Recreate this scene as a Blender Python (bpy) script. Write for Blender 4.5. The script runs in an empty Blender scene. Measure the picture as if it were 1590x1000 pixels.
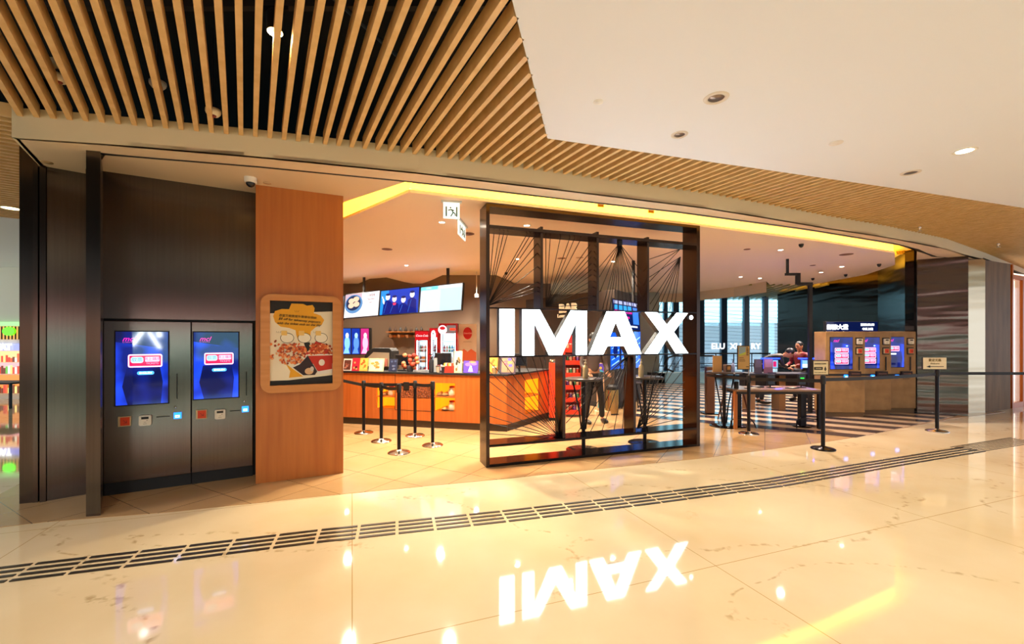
import bpy, math, random
from mathutils import Vector, Matrix
random.seed(7)
# ------------------------------------------------------------------ camera, world, exposure, lamps
F = 680.0; CX = 795.0; HY = 525.0; CH = 1.6
SC = bpy.context.scene
COL = SC.collection
cam_d = bpy.data.cameras.new('camera'); cam = bpy.data.objects.new('camera', cam_d); COL.objects.link(cam)
cam.location = (0, 0, CH); cam.rotation_euler = (math.pi/2, 0, 0)
cam_d.sensor_fit = 'HORIZONTAL'; cam_d.sensor_width = 36; cam_d.lens = 36*F/1590.0
cam_d.shift_y = (HY-500)/1590.0; cam_d.clip_end = 300; cam_d.clip_start = .05
SC.camera = cam
SC.view_settings.view_transform = 'Standard'; SC.view_settings.look = 'None'
SC.view_settings.exposure = 0.0; SC.view_settings.gamma = 1; SC.view_settings.use_curve_mapping = False
EXPO = 0.64
SC.view_settings.exposure = EXPO
SC.cycles.max_bounces = 8; SC.cycles.diffuse_bounces = 4; SC.cycles.glossy_bounces = 5
SC.cycles.use_denoising = True; SC.cycles.sample_clamp_indirect = 6.0; SC.cycles.caustics_reflective = False; SC.cycles.caustics_refractive = False

W = bpy.data.worlds.new('world'); SC.world = W; W.use_nodes = True
wn = W.node_tree; wn.nodes.clear()
wo = wn.nodes.new('ShaderNodeOutputWorld'); wb = wn.nodes.new('ShaderNodeBackground')
tc = wn.nodes.new('ShaderNodeTexCoord'); sp = wn.nodes.new('ShaderNodeSeparateXYZ')
wn.links.new(tc.outputs['Generated'], sp.inputs[0])
mr = wn.nodes.new('ShaderNodeMapRange'); mr.inputs[1].default_value = .35; mr.inputs[2].default_value = .7
wn.links.new(sp.outputs['Y'], mr.inputs[0])
mx = wn.nodes.new('ShaderNodeMix'); mx.data_type = 'RGBA'
mx.inputs[6].default_value = (.84, .90, 1.06, 1)       # the rest of the mall hall, open behind the camera
mx.inputs[7].default_value = (.8, 1.85, 2.25, 1)     # daylight beyond the far window wall
wn.links.new(mr.outputs[0], mx.inputs[0]); wn.links.new(mx.outputs[2], wb.inputs[0])
wb.inputs[1].default_value = 1.0
wn.links.new(wb.outputs[0], wo.inputs[0])

def lamp(kind, loc, power, color, size=.1, rot=(0, 0, 0), spot=2.2, parent=None, name='downlight_or_fill', sy=None):
    d = bpy.data.lights.new(name, kind); d.energy = power; d.color = color
    if kind == 'SPOT': d.spot_size = spot; d.spot_blend = .8; d.shadow_soft_size = size
    elif kind == 'AREA':
        d.size = size
        if sy: d.shape = 'RECTANGLE'; d.size_y = sy
    else: d.shadow_soft_size = size
    o = bpy.data.objects.new(name, d); COL.objects.link(o); o.location = loc; o.rotation_euler = rot
    if parent: o.parent = parent
    return o

# ------------------------------------------------------------------ geometry from the photograph's perspective
def P(px, py, z=0.0):
    t = (z-CH)*F/(HY-py)
    return Vector(((px-CX)/F*t, t))
def onplane(px, py, A, ang, off=0.0):
    e = (math.cos(ang), math.sin(ang)); n = (-e[1], e[0]); u = (px-CX)/F
    bx, by = A[0]+off*n[0], A[1]+off*n[1]
    # bx+s ex = u t ; by+s ey = t
    s = (u*by-bx)/(e[0]-u*e[1]); t = by+s*e[1]
    return s, CH+(HY-py)/F*t
def hexc(h, g=1.0):
    h = h.lstrip('#'); r = []
    for i in (0, 2, 4):
        v = int(h[i:i+2], 16)/255
        r.append((v/12.92 if v <= .04045 else ((v+.055)/1.055)**2.4)*g)
    return tuple(r)+(1,)

MATS = {}
def mat(name, col='#808080', rough=.5, metal=0, emis=None, es=1, coat=0, aniso=0, bump=None, noise=None, wood=None, alpha=None, trans=0):
    if name in MATS: return MATS[name]
    m = bpy.data.materials.new(name); m.use_nodes = True; nt = m.node_tree; b = nt.nodes['Principled BSDF']
    c = hexc(col); b.inputs['Base Color'].default_value = c
    b.inputs['Roughness'].default_value = rough; b.inputs['Metallic'].default_value = metal
    b.inputs['Coat Weight'].default_value = coat
    if emis: b.inputs['Emission Color'].default_value = hexc(emis); b.inputs['Emission Strength'].default_value = es
    if alpha is not None: b.inputs['Alpha'].default_value = alpha
    if trans: b.inputs['Transmission Weight'].default_value = trans
    t = nt.nodes.new('ShaderNodeTexCoord'); mp = nt.nodes.new('ShaderNodeMapping'); nt.links.new(t.outputs['Object'], mp.inputs[0])
    if aniso:
        b.inputs['Anisotropic'].default_value = aniso
        tg = nt.nodes.new('ShaderNodeTangent'); tg.direction_type = 'RADIAL'; tg.axis = 'Z'
        nt.links.new(tg.outputs[0], b.inputs['Tangent'])
    if noise or wood:                      # (scale xyz, second colour, amount)
        sc, c2, lo, hi = noise or wood
        mp.inputs['Scale'].default_value = sc
        n = nt.nodes.new('ShaderNodeTexNoise'); n.inputs['Scale'].default_value = 1; n.inputs['Detail'].default_value = 6
        nt.links.new(mp.outputs[0], n.inputs[0])
        r = nt.nodes.new('ShaderNodeMapRange'); r.inputs[1].default_value = lo; r.inputs[2].default_value = hi
        nt.links.new(n.outputs[0], r.inputs[0])
        x = nt.nodes.new('ShaderNodeMix'); x.data_type = 'RGBA'; x.inputs[6].default_value = c; x.inputs[7].default_value = hexc(c2)
        nt.links.new(r.outputs[0], x.inputs[0]); nt.links.new(x.outputs[2], b.inputs['Base Color'])
    if bump:                               # (scale xyz, strength, distance)
        m2 = nt.nodes.new('ShaderNodeMapping'); nt.links.new(t.outputs['Object'], m2.inputs[0]); m2.inputs['Scale'].default_value = bump[0]
        n2 = nt.nodes.new('ShaderNodeTexNoise'); n2.inputs['Scale'].default_value = 1; nt.links.new(m2.outputs[0], n2.inputs[0])
        bp = nt.nodes.new('ShaderNodeBump'); bp.inputs['Strength'].default_value = bump[1]; bp.inputs['Distance'].default_value = bump[2]
        nt.links.new(n2.outputs[0], bp.inputs['Height']); nt.links.new(bp.outputs[0], b.inputs['Normal'])
    MATS[name] = m
    return m
def glow(col, s=1.0):
    k = 'glow_%s_%g' % (col.strip('#'), s)
    return mat(k, '#050505', .06, emis=col, es=s)
def glow_mix(name, c1, c2, scale, es=1.0, lo=.4, hi=.68):
    m = mat(name, '#040406', .05, emis=c1, es=es); nt = m.node_tree; b = nt.nodes['Principled BSDF']
    t = nt.nodes.new('ShaderNodeTexCoord'); n = nt.nodes.new('ShaderNodeTexNoise'); n.inputs['Scale'].default_value = scale; n.inputs['Detail'].default_value = 1.5
    nt.links.new(t.outputs['Object'], n.inputs[0]); r = nt.nodes.new('ShaderNodeMapRange'); r.inputs[1].default_value = lo; r.inputs[2].default_value = hi; nt.links.new(n.outputs[0], r.inputs[0])
    x = nt.nodes.new('ShaderNodeMix'); x.data_type = 'RGBA'; x.inputs[6].default_value = hexc(c1); x.inputs[7].default_value = hexc(c2)
    nt.links.new(r.outputs[0], x.inputs[0]); nt.links.new(x.outputs[2], b.inputs['Emission Color'])
    return m
def paint(col, rough=.6): return mat('paint_%s_%g' % (col.strip('#'), rough), col, rough)

class MB:
    def __init__(s): s.v = []; s.f = []; s.mi = []; s.mats = []; s.cur = 0; s.sm = []; s.smooth = False
    def use(s, m, smooth=None):
        if m not in s.mats: s.mats.append(m)
        s.cur = s.mats.index(m)
        if smooth is not None: s.smooth = smooth
        return s
    def add(s, vs, fs, smooth=None):
        o = len(s.v); s.v += [tuple(p) for p in vs]
        for f in fs: s.f.append([i+o for i in f]); s.mi.append(s.cur); s.sm.append(s.smooth if smooth is None else smooth)
        return s
    def box(s, x0, x1, y0, y1, z0, z1, M=None):
        vs = [Vector(p) for p in ((x0,y0,z0),(x1,y0,z0),(x1,y1,z0),(x0,y1,z0),(x0,y0,z1),(x1,y0,z1),(x1,y1,z1),(x0,y1,z1))]
        if M: vs = [M @ v for v in vs]
        return s.add(vs, [(0,3,2,1),(4,5,6,7),(0,1,5,4),(1,2,6,5),(2,3,7,6),(3,0,4,7)], False)
    def prism(s, poly, a, b, axis='z'):
        """extrude a 2-D outline: axis z -> (x,y) outline between z=a..b ; axis y -> (x,z) outline between y=a..b"""
        area = sum(poly[i][0]*poly[(i+1) % len(poly)][1]-poly[(i+1) % len(poly)][0]*poly[i][1] for i in range(len(poly)))
        if area < 0: poly = poly[::-1]
        n = len(poly)
        g = (lambda p, h: (p[0], p[1], h)) if axis == 'z' else (lambda p, h: (p[0], h, p[1]))
        vs = [g(p, a) for p in poly]+[g(p, b) for p in poly]
        fs = [list(range(n))[::-1], list(range(n, 2*n))]+[(i, (i+1) % n, n+(i+1) % n, n+i) for i in range(n)]
        if axis == 'y': fs = [list(f)[::-1] for f in fs]
        return s.add(vs, fs, False)
    def lathe(s, prof, c=(0, 0, 0), n=24, smooth=True, cap=True):
        vs = []; fs = []
        for r, z in prof:
            for i in range(n):
                a = 2*math.pi*i/n; vs.append((c[0]+r*math.cos(a), c[1]+r*math.sin(a), c[2]+z))
        for j in range(len(prof)-1):
            for i in range(n):
                k = (i+1) % n; fs.append((j*n+i, j*n+k, (j+1)*n+k, (j+1)*n+i))
        s.add(vs, fs, smooth)
        if not cap: return s
        if prof[0][0] > 1e-4: s.add([vs[i] for i in range(n)], [list(range(n))[::-1]], False)
        if prof[-1][0] > 1e-4: s.add([vs[(len(prof)-1)*n+i] for i in range(n)], [list(range(n))], False)
        return s
    def cyl(s, c, r, z0, z1, n=20): return s.lathe([(r, z0), (r, z1)], (c[0], c[1], 0), n)
    def tube(s, pts, r, n=8, closed=False):
        pts = [Vector(p) for p in pts]; m = len(pts); vs = []; fs = []
        up = Vector((.03, .02, 1)).normalized()
        for i, p in enumerate(pts):
            if closed: d = pts[(i+1) % m]-pts[i-1]
            else: d = pts[min(i+1, m-1)]-pts[max(i-1, 0)]
            d.normalize(); a = d.cross(up)
            if a.length < .05: a = d.cross(Vector((0, 1, .1)))
            a.normalize(); b = a.cross(d)
            rr = r[i] if isinstance(r, (list, tuple)) else r
            for k in range(n):
                t = 2*math.pi*k/n; vs.append(p+a*(rr*math.cos(t))+b*(rr*math.sin(t)))
        seg = m if closed else m-1
        for i in range(seg):
            j = (i+1) % m
            for k in range(n):
                l = (k+1) % n; fs.append((i*n+k, j*n+k, j*n+l, i*n+l))
        if not closed: fs += [list(range(n)), list(range((m-1)*n, m*n))[::-1]]
        return s.add(vs, fs, True)
    def ball(s, c, rx, ry=None, rz=None, n=14, M=None):
        ry = ry or rx; rz = rz or rx; vs = []; fs = []; h = n//2
        for j in range(h+1):
            ph = math.pi*j/h
            for i in range(n):
                a = 2*math.pi*i/n; v = Vector((rx*math.sin(ph)*math.cos(a), ry*math.sin(ph)*math.sin(a), -rz*math.cos(ph)))
                if M: v = M @ v
                vs.append(Vector(c)+v)
        for j in range(h):
            for i in range(n): k = (i+1) % n; fs.append((j*n+i, j*n+k, (j+1)*n+k, (j+1)*n+i))
        return s.add(vs, fs, True)
    def holed(s, x0, x1, z0, z1, y0, y1, holes):
        xs = sorted({x0, x1}|{h[0] for h in holes}|{h[1] for h in holes}); zs = sorted({z0, z1}|{h[2] for h in holes}|{h[3] for h in holes})
        for a, b in zip(xs, xs[1:]):
            for c, d in zip(zs, zs[1:]):
                mx_, mz = (a+b)/2, (c+d)/2
                if any(h[0] < mx_ < h[1] and h[2] < mz < h[3] for h in holes): continue
                s.box(a, b, y0, y1, c, d)
        return s
    def sheet(s, poly, y, th=.002):          # thin flat shape (x,z) on the face of a panel at depth y
        return s.prism(poly, y, y+th, 'y')
    def mesh(s, me, mi=None):
        o = len(s.v); s.v += [tuple(v.co) for v in me.vertices]
        for p in me.polygons: s.f.append([i+o for i in p.vertices]); s.mi.append(s.cur if mi is None else mi); s.sm.append(True)
        return s
    def build(s, name, m=None, parent=None, bev=0, loc=None, rz=0):
        me = bpy.data.meshes.new(name); me.from_pydata(s.v, [], s.f); me.update()
        mats = s.mats or [m]
        if m is not None and m not in mats: mats = [m]+mats[1:]
        for q in mats: me.materials.append(q)
        me.polygons.foreach_set('material_index', s.mi); me.polygons.foreach_set('use_smooth', s.sm)
        o = bpy.data.objects.new(name, me); COL.objects.link(o)
        if parent: o.parent = parent
        if loc is not None: o.location = loc
        o.rotation_euler.z = rz
        if bev:
            b = o.modifiers.new('bevel', 'BEVEL'); b.width = bev; b.segments = 2; b.limit_method = 'ANGLE'
        return o
def tag(o, label=None, cat=None, group=None, kind=None):
    if label: o['label'] = label
    if cat: o['category'] = cat
    if group: o['group'] = group
    if kind: o['kind'] = kind
    return o
def root(name, label, cat, loc=(0, 0, 0), rz=0, group=None):
    o = bpy.data.objects.new(name, None); COL.objects.link(o); o.empty_display_size = .1
    o.location = loc if len(loc) == 3 else (loc[0], loc[1], 0); o.rotation_euler.z = rz
    return tag(o, label, cat, group)
def struct(name, mb, m=None, label=None, loc=None, rz=0, bev=0):
    o = mb.build(name, m, None, bev, loc, rz); o['kind'] = 'structure'
    if label: o['label'] = label
    return o
def copy_tree(o, parent=None):
    c = o.copy(); COL.objects.link(c)
    if parent: c.parent = parent
    for ch in [k for k in bpy.data.objects if k.parent == o]: copy_tree(ch, c)
    return c
def text_mesh(s, size, ext=.002, shear=0, align='CENTER', spacing=1, bold=0):
    cu = bpy.data.curves.new('text', 'FONT'); cu.body = s; cu.size = size; cu.extrude = ext; cu.align_x = align; cu.align_y = 'CENTER'
    cu.shear = shear; cu.space_character = spacing; cu.offset = bold; cu.resolution_u = 3
    o = bpy.data.objects.new('text', cu); COL.objects.link(o); bpy.context.view_layer.update()
    me = bpy.data.meshes.new_from_object(o.evaluated_get(bpy.context.evaluated_depsgraph_get()))
    bpy.data.objects.remove(o); bpy.data.curves.remove(cu)
    return me
def text(mb, s, x, y, z, size, ext=.002, rot=0, **k):
    """lettering standing in the x-z plane at depth y, facing -y"""
    me = text_mesh(s, size, ext, **k)
    M = Matrix.Translation((x, y, z)) @ Matrix.Rotation(rot, 4, 'Y') @ Matrix.Rotation(math.pi/2, 4, 'X')
    o = len(mb.v); mb.v += [tuple(M @ v.co) for v in me.vertices]
    for p in me.polygons: mb.f.append([i+o for i in p.vertices]); mb.mi.append(mb.cur); mb.sm.append(False)
    bpy.data.meshes.remove(me)
    return mb
def rrect(x0, x1, z0, z1, r, n=5):
    p = []
    for cx, cz, a0 in ((x1-r, z0+r, -90), (x1-r, z1-r, 0), (x0+r, z1-r, 90), (x0+r, z0+r, 180)):
        for i in range(n+1):
            a = math.radians(a0+90*i/n); p.append((cx+r*math.cos(a), cz+r*math.sin(a)))
    return p
def oval(cx, cz, rx, rz, n=20, rot=0):
    c, s_ = math.cos(rot), math.sin(rot)
    return [(cx+rx*math.cos(t)*c-rz*math.sin(t)*s_, cz+rx*math.cos(t)*s_+rz*math.sin(t)*c) for t in [2*math.pi*i/n for i in range(n)]]
def skin_mesh(joints, edges, sub=2):
    """joints: [(x,y,z,r)], first is the root -> skinned mesh data"""
    me = bpy.data.meshes.new('skin'); me.from_pydata([j[:3] for j in joints], edges, []); me.update()
    o = bpy.data.objects.new('skin', me); COL.objects.link(o)
    o.modifiers.new('skin', 'SKIN')
    if not me.skin_vertices: me.attributes.new
    for i, j in enumerate(joints):
        r = j[3]; me.skin_vertices[0].data[i].radius = r if isinstance(r, tuple) else (r, r)
    me.skin_vertices[0].data[0].use_root = True
    sb = o.modifiers.new('sub', 'SUBSURF'); sb.levels = sub; sb.render_levels = sub
    bpy.context.view_layer.update()
    r = bpy.data.meshes.new_from_object(o.evaluated_get(bpy.context.evaluated_depsgraph_get()))
    bpy.data.objects.remove(o)
    return r

# ------------------------------------------------------------------ materials
M_white = mat('white_ceiling_paint', '#e6eaf6', .7)
M_soffit = mat('soffit_paint', '#e8d2b4', .6)
M_fascia = mat('fascia_paint', '#e2d5b4', .55)
M_island = mat('island_ceiling_paint', '#f6e4d2', .65)
M_slat = mat('oak_slat', '#e2bd84', .5, wood=((9, 9, 9), '#d4ac70', .35, .7))
M_void = mat('ceiling_void_black', '#0b0a0a', .9)
M_steel = mat('brushed_dark_steel', '#6c645d', .25, 1, aniso=.85, noise=((60, 60, .6), '#645c55', .3, .7))
M_steelw = mat('wavy_dark_steel', '#5e504a', .22, 1, aniso=.8, bump=((.35, .35, 2.6), .55, .05))
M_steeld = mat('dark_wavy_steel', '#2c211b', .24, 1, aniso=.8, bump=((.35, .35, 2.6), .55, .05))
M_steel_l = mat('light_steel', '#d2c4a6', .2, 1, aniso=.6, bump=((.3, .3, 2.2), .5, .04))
M_wood = mat('warm_wood', '#bf7430', .42, wood=((14, 14, .9), '#ad6226', .3, .7))
M_woodf = mat('frame_wood', '#d08f4c', .38, wood=((1.2, 14, 20), '#bf7c38', .3, .7))
M_cwood = mat('counter_wood', '#c2682a', .4, wood=((22, 22, 1.0), '#ad561c', .3, .7))
M_black = mat('black_metal', '#17151a', .32, .6)
M_gblack = mat('gloss_black_metal', '#2a2624', .16, .9)
M_frame = mat('bronze_frame_metal', '#463c37', .22, .95, aniso=.5)
M_matt = mat('matt_black', '#121113', .6)
M_chrome = mat('polished_steel', '#cfc9c0', .12, 1)
M_kick = mat('counter_plinth', '#3a2a1e', .4)
M_glass = mat('clear_glass', '#e8f6ff', .02, trans=1, alpha=.25)
M_stone = mat('kiosk_laminate', '#a5814e', .5, noise=((5, 5, 5), '#8e6c3e', .3, .7))
M_concrete = mat('brown_concrete', '#806444', .6, noise=((6, 6, 1.2), '#634b30', .3, .7), bump=((20, 20, 20), .2, .01))
M_cove = mat('cove_led_diffuser', '#ffffff', .5, emis='#ffb82c', es=3.6)
M_cove2 = mat('cove_white', '#fff3d0', .6)
M_lit = glow('#fff2d8', 25)
M_orange = mat('amber_back_light', '#ffb040', .5, emis='#ff9a10', es=.8)
M_text_k = paint('#151515')

def marble(name, c1, c2, vein, rough, tile=None, grout='#8a7048'):
    m = bpy.data.materials.new(name); m.use_nodes = True; nt = m.node_tree; b = nt.nodes['Principled BSDF']
    t = nt.nodes.new('ShaderNodeTexCoord')
    n = nt.nodes.new('ShaderNodeTexNoise'); n.inputs['Scale'].default_value = .9; n.inputs['Detail'].default_value = 5
    nt.links.new(t.outputs['Object'], n.inputs[0])
    r = nt.nodes.new('ShaderNodeMapRange'); r.inputs[1].default_value = .35; r.inputs[2].default_value = .7; nt.links.new(n.outputs[0], r.inputs[0])
    x = nt.nodes.new('ShaderNodeMix'); x.data_type = 'RGBA'; x.inputs[6].default_value = hexc(c1); x.inputs[7].default_value = hexc(c2)
    nt.links.new(r.outputs[0], x.inputs[0]); last = x.outputs[2]
    if vein:
        mp = nt.nodes.new('ShaderNodeMapping'); mp.inputs['Rotation'].default_value = (0, 0, .5); mp.inputs['Scale'].default_value = (.35, .9, 1)
        nt.links.new(t.outputs['Object'], mp.inputs[0])
        w = nt.nodes.new('ShaderNodeTexNoise'); w.inputs['Scale'].default_value = .8; w.inputs['Detail'].default_value = 3; w.inputs['Distortion'].default_value = .6
        nt.links.new(mp.outputs[0], w.inputs[0])
        sub = nt.nodes.new('ShaderNodeMath'); sub.operation = 'SUBTRACT'; sub.inputs[1].default_value = .5; nt.links.new(w.outputs[0], sub.inputs[0])
        ab = nt.nodes.new('ShaderNodeMath'); ab.operation = 'ABSOLUTE'; nt.links.new(sub.outputs[0], ab.inputs[0])
        r2 = nt.nodes.new('ShaderNodeMapRange'); r2.inputs[1].default_value = .0; r2.inputs[2].default_value = .012; r2.inputs[3].default_value = 1; r2.inputs[4].default_value = 0
        nt.links.new(ab.outputs[0], r2.inputs[0])
        fn = nt.nodes.new('ShaderNodeTexNoise'); fn.inputs['Scale'].default_value = 14; nt.links.new(t.outputs['Object'], fn.inputs[0])
        r3 = nt.nodes.new('ShaderNodeMapRange'); r3.inputs[1].default_value = .5; r3.inputs[2].default_value = .62; nt.links.new(fn.outputs[0], r3.inputs[0])
        mu = nt.nodes.new('ShaderNodeMath'); mu.operation = 'MULTIPLY'; nt.links.new(r2.outputs[0], mu.inputs[0]); nt.links.new(r3.outputs[0], mu.inputs[1])
        mu2 = nt.nodes.new('ShaderNodeMath'); mu2.operation = 'MULTIPLY'; mu2.inputs[1].default_value = .6; nt.links.new(mu.outputs[0], mu2.inputs[0])
        y = nt.nodes.new('ShaderNodeMix'); y.data_type = 'RGBA'; nt.links.new(mu2.outputs[0], y.inputs[0]); nt.links.new(last, y.inputs[6]); y.inputs[7].default_value = hexc(vein)
        last = y.outputs[2]
    if tile:
        mp = nt.nodes.new('ShaderNodeMapping'); mp.inputs['Rotation'].default_value = (0, 0, tile[1]); nt.links.new(t.outputs['Object'], mp.inputs[0])
        br = nt.nodes.new('ShaderNodeTexBrick'); br.offset = 0 if len(tile) < 3 else tile[2]
        br.inputs['Scale'].default_value = 1; br.inputs['Brick Width'].default_value = tile[0]; br.inputs['Row Height'].default_value = tile[0] if len(tile) < 4 else tile[3]
        br.inputs['Mortar Size'].default_value = .003; br.inputs['Mortar Smooth'].default_value = 0
        nt.links.new(mp.outputs[0], br.inputs[0])
        y = nt.nodes.new('ShaderNodeMix'); y.data_type = 'RGBA'; nt.links.new(br.outputs['Fac'], y.inputs[0]); nt.links.new(last, y.inputs[6]); y.inputs[7].default_value = hexc(grout)
        last = y.outputs[2]
    nt.links.new(last, b.inputs['Base Color']); b.inputs['Roughness'].default_value = rough
    b.inputs['IOR'].default_value = 1.6
    MATS[name] = m
    return m
M_marble = marble('cream_marble', '#ead6ae', '#dfc698', '#a07c48', .05, (2.4, -.35), '#b8955c')
M_tile = marble('tenant_floor_tile', '#bf9b6e', '#ab8757', None, .2, (.6, math.radians(-60)), '#6e5434')
# ------------------------------------------------------------------ the setting: floor
ZS = 3.28; ZC = 3.46          # soffit and outer ceiling heights
b = MB(); b.prism([(-22, -12), (22, -12), (22, 24), (-22, 24)], -.1, 0); struct('floor', b, M_marble)
line = [P(*p) for p in ((-60, 826), (70, 811), (270, 795), (535, 767), (800, 742), (1090, 712), (1300, 684), (1356, 674), (1480, 650), (1560, 640))]
poly = [tuple(p) for p in line]+[(13, 18), (-6, 18), (-6, 6), (-5.2, 4.4)]
b = MB(); b.prism(poly, 0, .004); struct('floor_tenant', b, M_tile)
# striped floor by the ticket desk
u = Vector((.843, -.537)); nr = Vector((.537, .843)); q0 = Vector((3.56, 8.27))
B0 = P(1356, 674); B1 = P(1480, 647); bd = (B1-B0).normalized()
M_sd = marble('stripe_dark_tile', '#3d3740', '#2f2b35', None, .16); M_sl = marble('stripe_pale_tile', '#d8bb96', '#cdb08c', None, .16)
bD = MB(); bL = MB()
def hitR(p):      # along u to the tenancy line
    d = u.x*bd.y-u.y*bd.x; w = B0-p; return (w.x*bd.y-w.y*bd.x)/d
def hitL(p):      # along u to the edge beside the dark wall block
    a = Vector((2.34, 8.37)); d2 = Vector((.305, .952)); d = u.x*d2.y-u.y*d2.x; w = a-p; return (w.x*d2.y-w.y*d2.x)/d
for k in range(0, 24):
    for o0, o1, bb in ((k*.58, k*.58+.30, bD), (k*.58+.30, k*.58+.58, bL)):
        pa, pb = q0+nr*o0, q0+nr*o1
        ra, rb, la, lb = hitR(pa), hitR(pb), hitL(pa), hitL(pb)
        bb.prism([tuple(pa+u*la), tuple(pa+u*ra), tuple(pb+u*rb), tuple(pb+u*lb)], .004, .008)
struct('floor_stripe_dark', bD, M_sd); struct('floor_stripe_pale', bL, M_sl)
# tactile guiding strip let into the marble
def at_arc(pts, t):
    L = [0]
    for a, c in zip(pts, pts[1:]): L.append(L[-1]+(c-a).length)
    t *= L[-1]
    for i in range(len(pts)-1):
        if t <= L[i+1] or i == len(pts)-2: return pts[i]+(pts[i+1]-pts[i])*((t-L[i])/(L[i+1]-L[i]))
tp = [P(*p) for p in ((-160, 913), (0, 893), (250, 863), (500, 832), (800, 800), (1000, 776), (1200, 750), (1400, 716), (1530, 695))]
b = MB(); M_tac = mat('tactile_steel', '#4a4238', .35, .7)
acc = 0
LT = sum((c-a).length for a, c in zip(tp, tp[1:])); s = 0
while s < LT-.3:
    a = at_arc(tp, (s+.012)/LT); c = at_arc(tp, (s+.296)/LT); d = (c-a).normalized(); n = Vector((-d.y, d.x)); w = n*.015
    for r in range(4):
        p0 = a+n*((r-1.5)*.075); p1 = c+n*((r-1.5)*.075)
        b.prism([tuple(p0-w), tuple(p1-w), tuple(p1+w), tuple(p0+w)], 0, .006)
    s += .31
struct('floor_guide_strip', b, M_tac)
b = MB(); c0 = P(1548, 690)
for i in range(34):
    for j in range(7):
        b.cyl((c0.x+(i-17)*.05*.935-(j-3)*.05*.354, c0.y+(i-17)*.05*.354+(j-3)*.05*.935), .013, 0, .005, 8)
struct('floor_warning_studs', b, M_tac)

# ------------------------------------------------------------------ the setting: outer ceiling
face = [(18, 213), (150, 222), (400, 243), (650, 268), (900, 298), (1100, 323), (1192, 338), (1285, 354), (1377, 368), (1470, 386), (1531, 406), (1590, 428)]
FP = [P(x, y, ZS) for x, y in face]; FP.append(FP[-1]+Vector((2.2, 4.0)))
FP[-2:] = [FP[-2], FP[-2]+(FP[-2]-FP[-3])*1.6]
side = P(75, 272, ZS)                                  # left return of the fascia
Bline = [P(x, y, ZS) for x, y in ((155, 238), (400, 258), (593, 277), (750, 293), (846, 305), (1050, 328), (1251, 355), (1387, 377), (1427, 387), (1450, 398), (1503, 402))]
b = MB()
fp2 = [side]+FP
for a, c in zip(fp2, fp2[1:]):
    d = (c-a).normalized(); n = Vector((-d.y, d.x))*.04
    b.prism([tuple(a), tuple(c), tuple(c+n), tuple(a+n)], ZS, ZC+.07)
struct('trim_1', b, M_fascia, 'beige curved fascia band between slatted ceiling and shop soffit')
def ring(m, name, pts, z0, z1, mat_): b = MB(); b.prism([tuple(p) for p in pts], z0, z1); return struct(name, b, mat_)
# soffit ribbon between fascia and the black shadow gap
b = MB()
inn = [P(133, 235, ZS)]+Bline
def inv_x(pts, px):           # point on a ceiling polyline seen in column px (by ray angle)
    k = (px-CX)/F
    for a, c in zip(pts, pts[1:]):
        fa, fc = a.x-k*a.y, c.x-k*c.y
        if fa <= 0 <= fc or fc <= 0 <= fa: return a+(c-a)*(fa/(fa-fc))
    return None
cols = [155+(1500-155)*i/30 for i in range(31)]
xs = [(inv_x(FP, c), inv_x(Bline, c)) for c in cols]
xs = [x for x in xs if x[0] and x[1]]
for (a, c), (d, e) in zip(xs, xs[1:]): b.prism([tuple(a), tuple(d), tuple(e), tuple(c)], ZS, ZS+.03)
a, c = xs[0]; cA = P(133, 235, ZS)
# left end of the soffit, out to the return and back to the wall panels
b.prism([tuple(FP[0]+Vector((.01, .02))), tuple(a), tuple(c), tuple(cA), tuple(P(133, 281, ZS)), tuple(side)], ZS, ZS+.03)
a, c = xs[-1]
b.prism([tuple(a), tuple(FP[-1]), tuple(FP[-1]+Vector((-1.5, 1))), (10.0, 9.3), tuple(c)], ZS, ZS+.03)
struct('ceiling_soffit', b, M_soffit)
# slatted ceilings: slats run off the fascia towards the hall
wE = [P(795, 0, ZC), P(850, 215, ZC), P(1100, 251, ZC), P(1415, 296, ZC), P(1590, 323, ZC)]
wd = (wE[0]-wE[1]).normalized(); we = (wE[-1]-wE[-2]).normalized()
wEdge = [wE[0]+wd*6]+wE+[wE[-1]+we*12]
b = MB()
white = [tuple(p) for p in wEdge]+[(19, -4.5), (wEdge[0].x, -4.5)]
b.prism(white, ZC, ZC+.5); struct('ceiling', b, M_white)
b = MB()
def seg_hit(p, d, poly):
    best = None
    for a, c in zip(poly, poly[1:]):
        e = c-a; den = d.x*e.y-d.y*e.x
        if abs(den) < 1e-9: continue
        w = a-p; t = (w.x*e.y-w.y*e.x)/den; s = (w.x*d.y-w.y*d.x)/den
        if t > .02 and 0 <= s <= 1 and (best is None or t < best): best = t
    return best
L = [0]
for a, c in zip(FP, FP[1:]): L.append(L[-1]+(c-a).length)
s = .06
while s < L[-1]:
    for i in range(len(FP)-1):
        if s <= L[i+1]: break
    p = FP[i]+(FP[i+1]-FP[i])*((s-L[i])/(L[i+1]-L[i]))
    ang = 37-9.5*min(1, max(0, (p.x+3.7)/2.2)); ang = math.radians(ang)
    if p.x < -2.75: ang = math.radians(37-4.5*(p.x+3.7)/.95)
    elif p.x < -1.7: ang = math.radians(32.5-4.3*(p.x+2.75)/1.05)
    else: ang = math.radians(28.2)
    d = Vector((math.sin(ang), -math.cos(ang)))
    t = seg_hit(p, d, wEdge)
    if t is None: t = (p.y+4.5)/(-d.y)
    t = min(t, (p.y+4.5)/(-d.y))
    n = Vector((-d.y, d.x))*.0185; e = p+d*t
    b.prism([tuple(p-n), tuple(e-n), tuple(e+n), tuple(p+n)], ZC, ZC+.11)
    s += .1195
C0 = FP[0]; dl = Vector((-.575, .82)).normalized(); el = Vector((-.82, -.575))
k = .05
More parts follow.
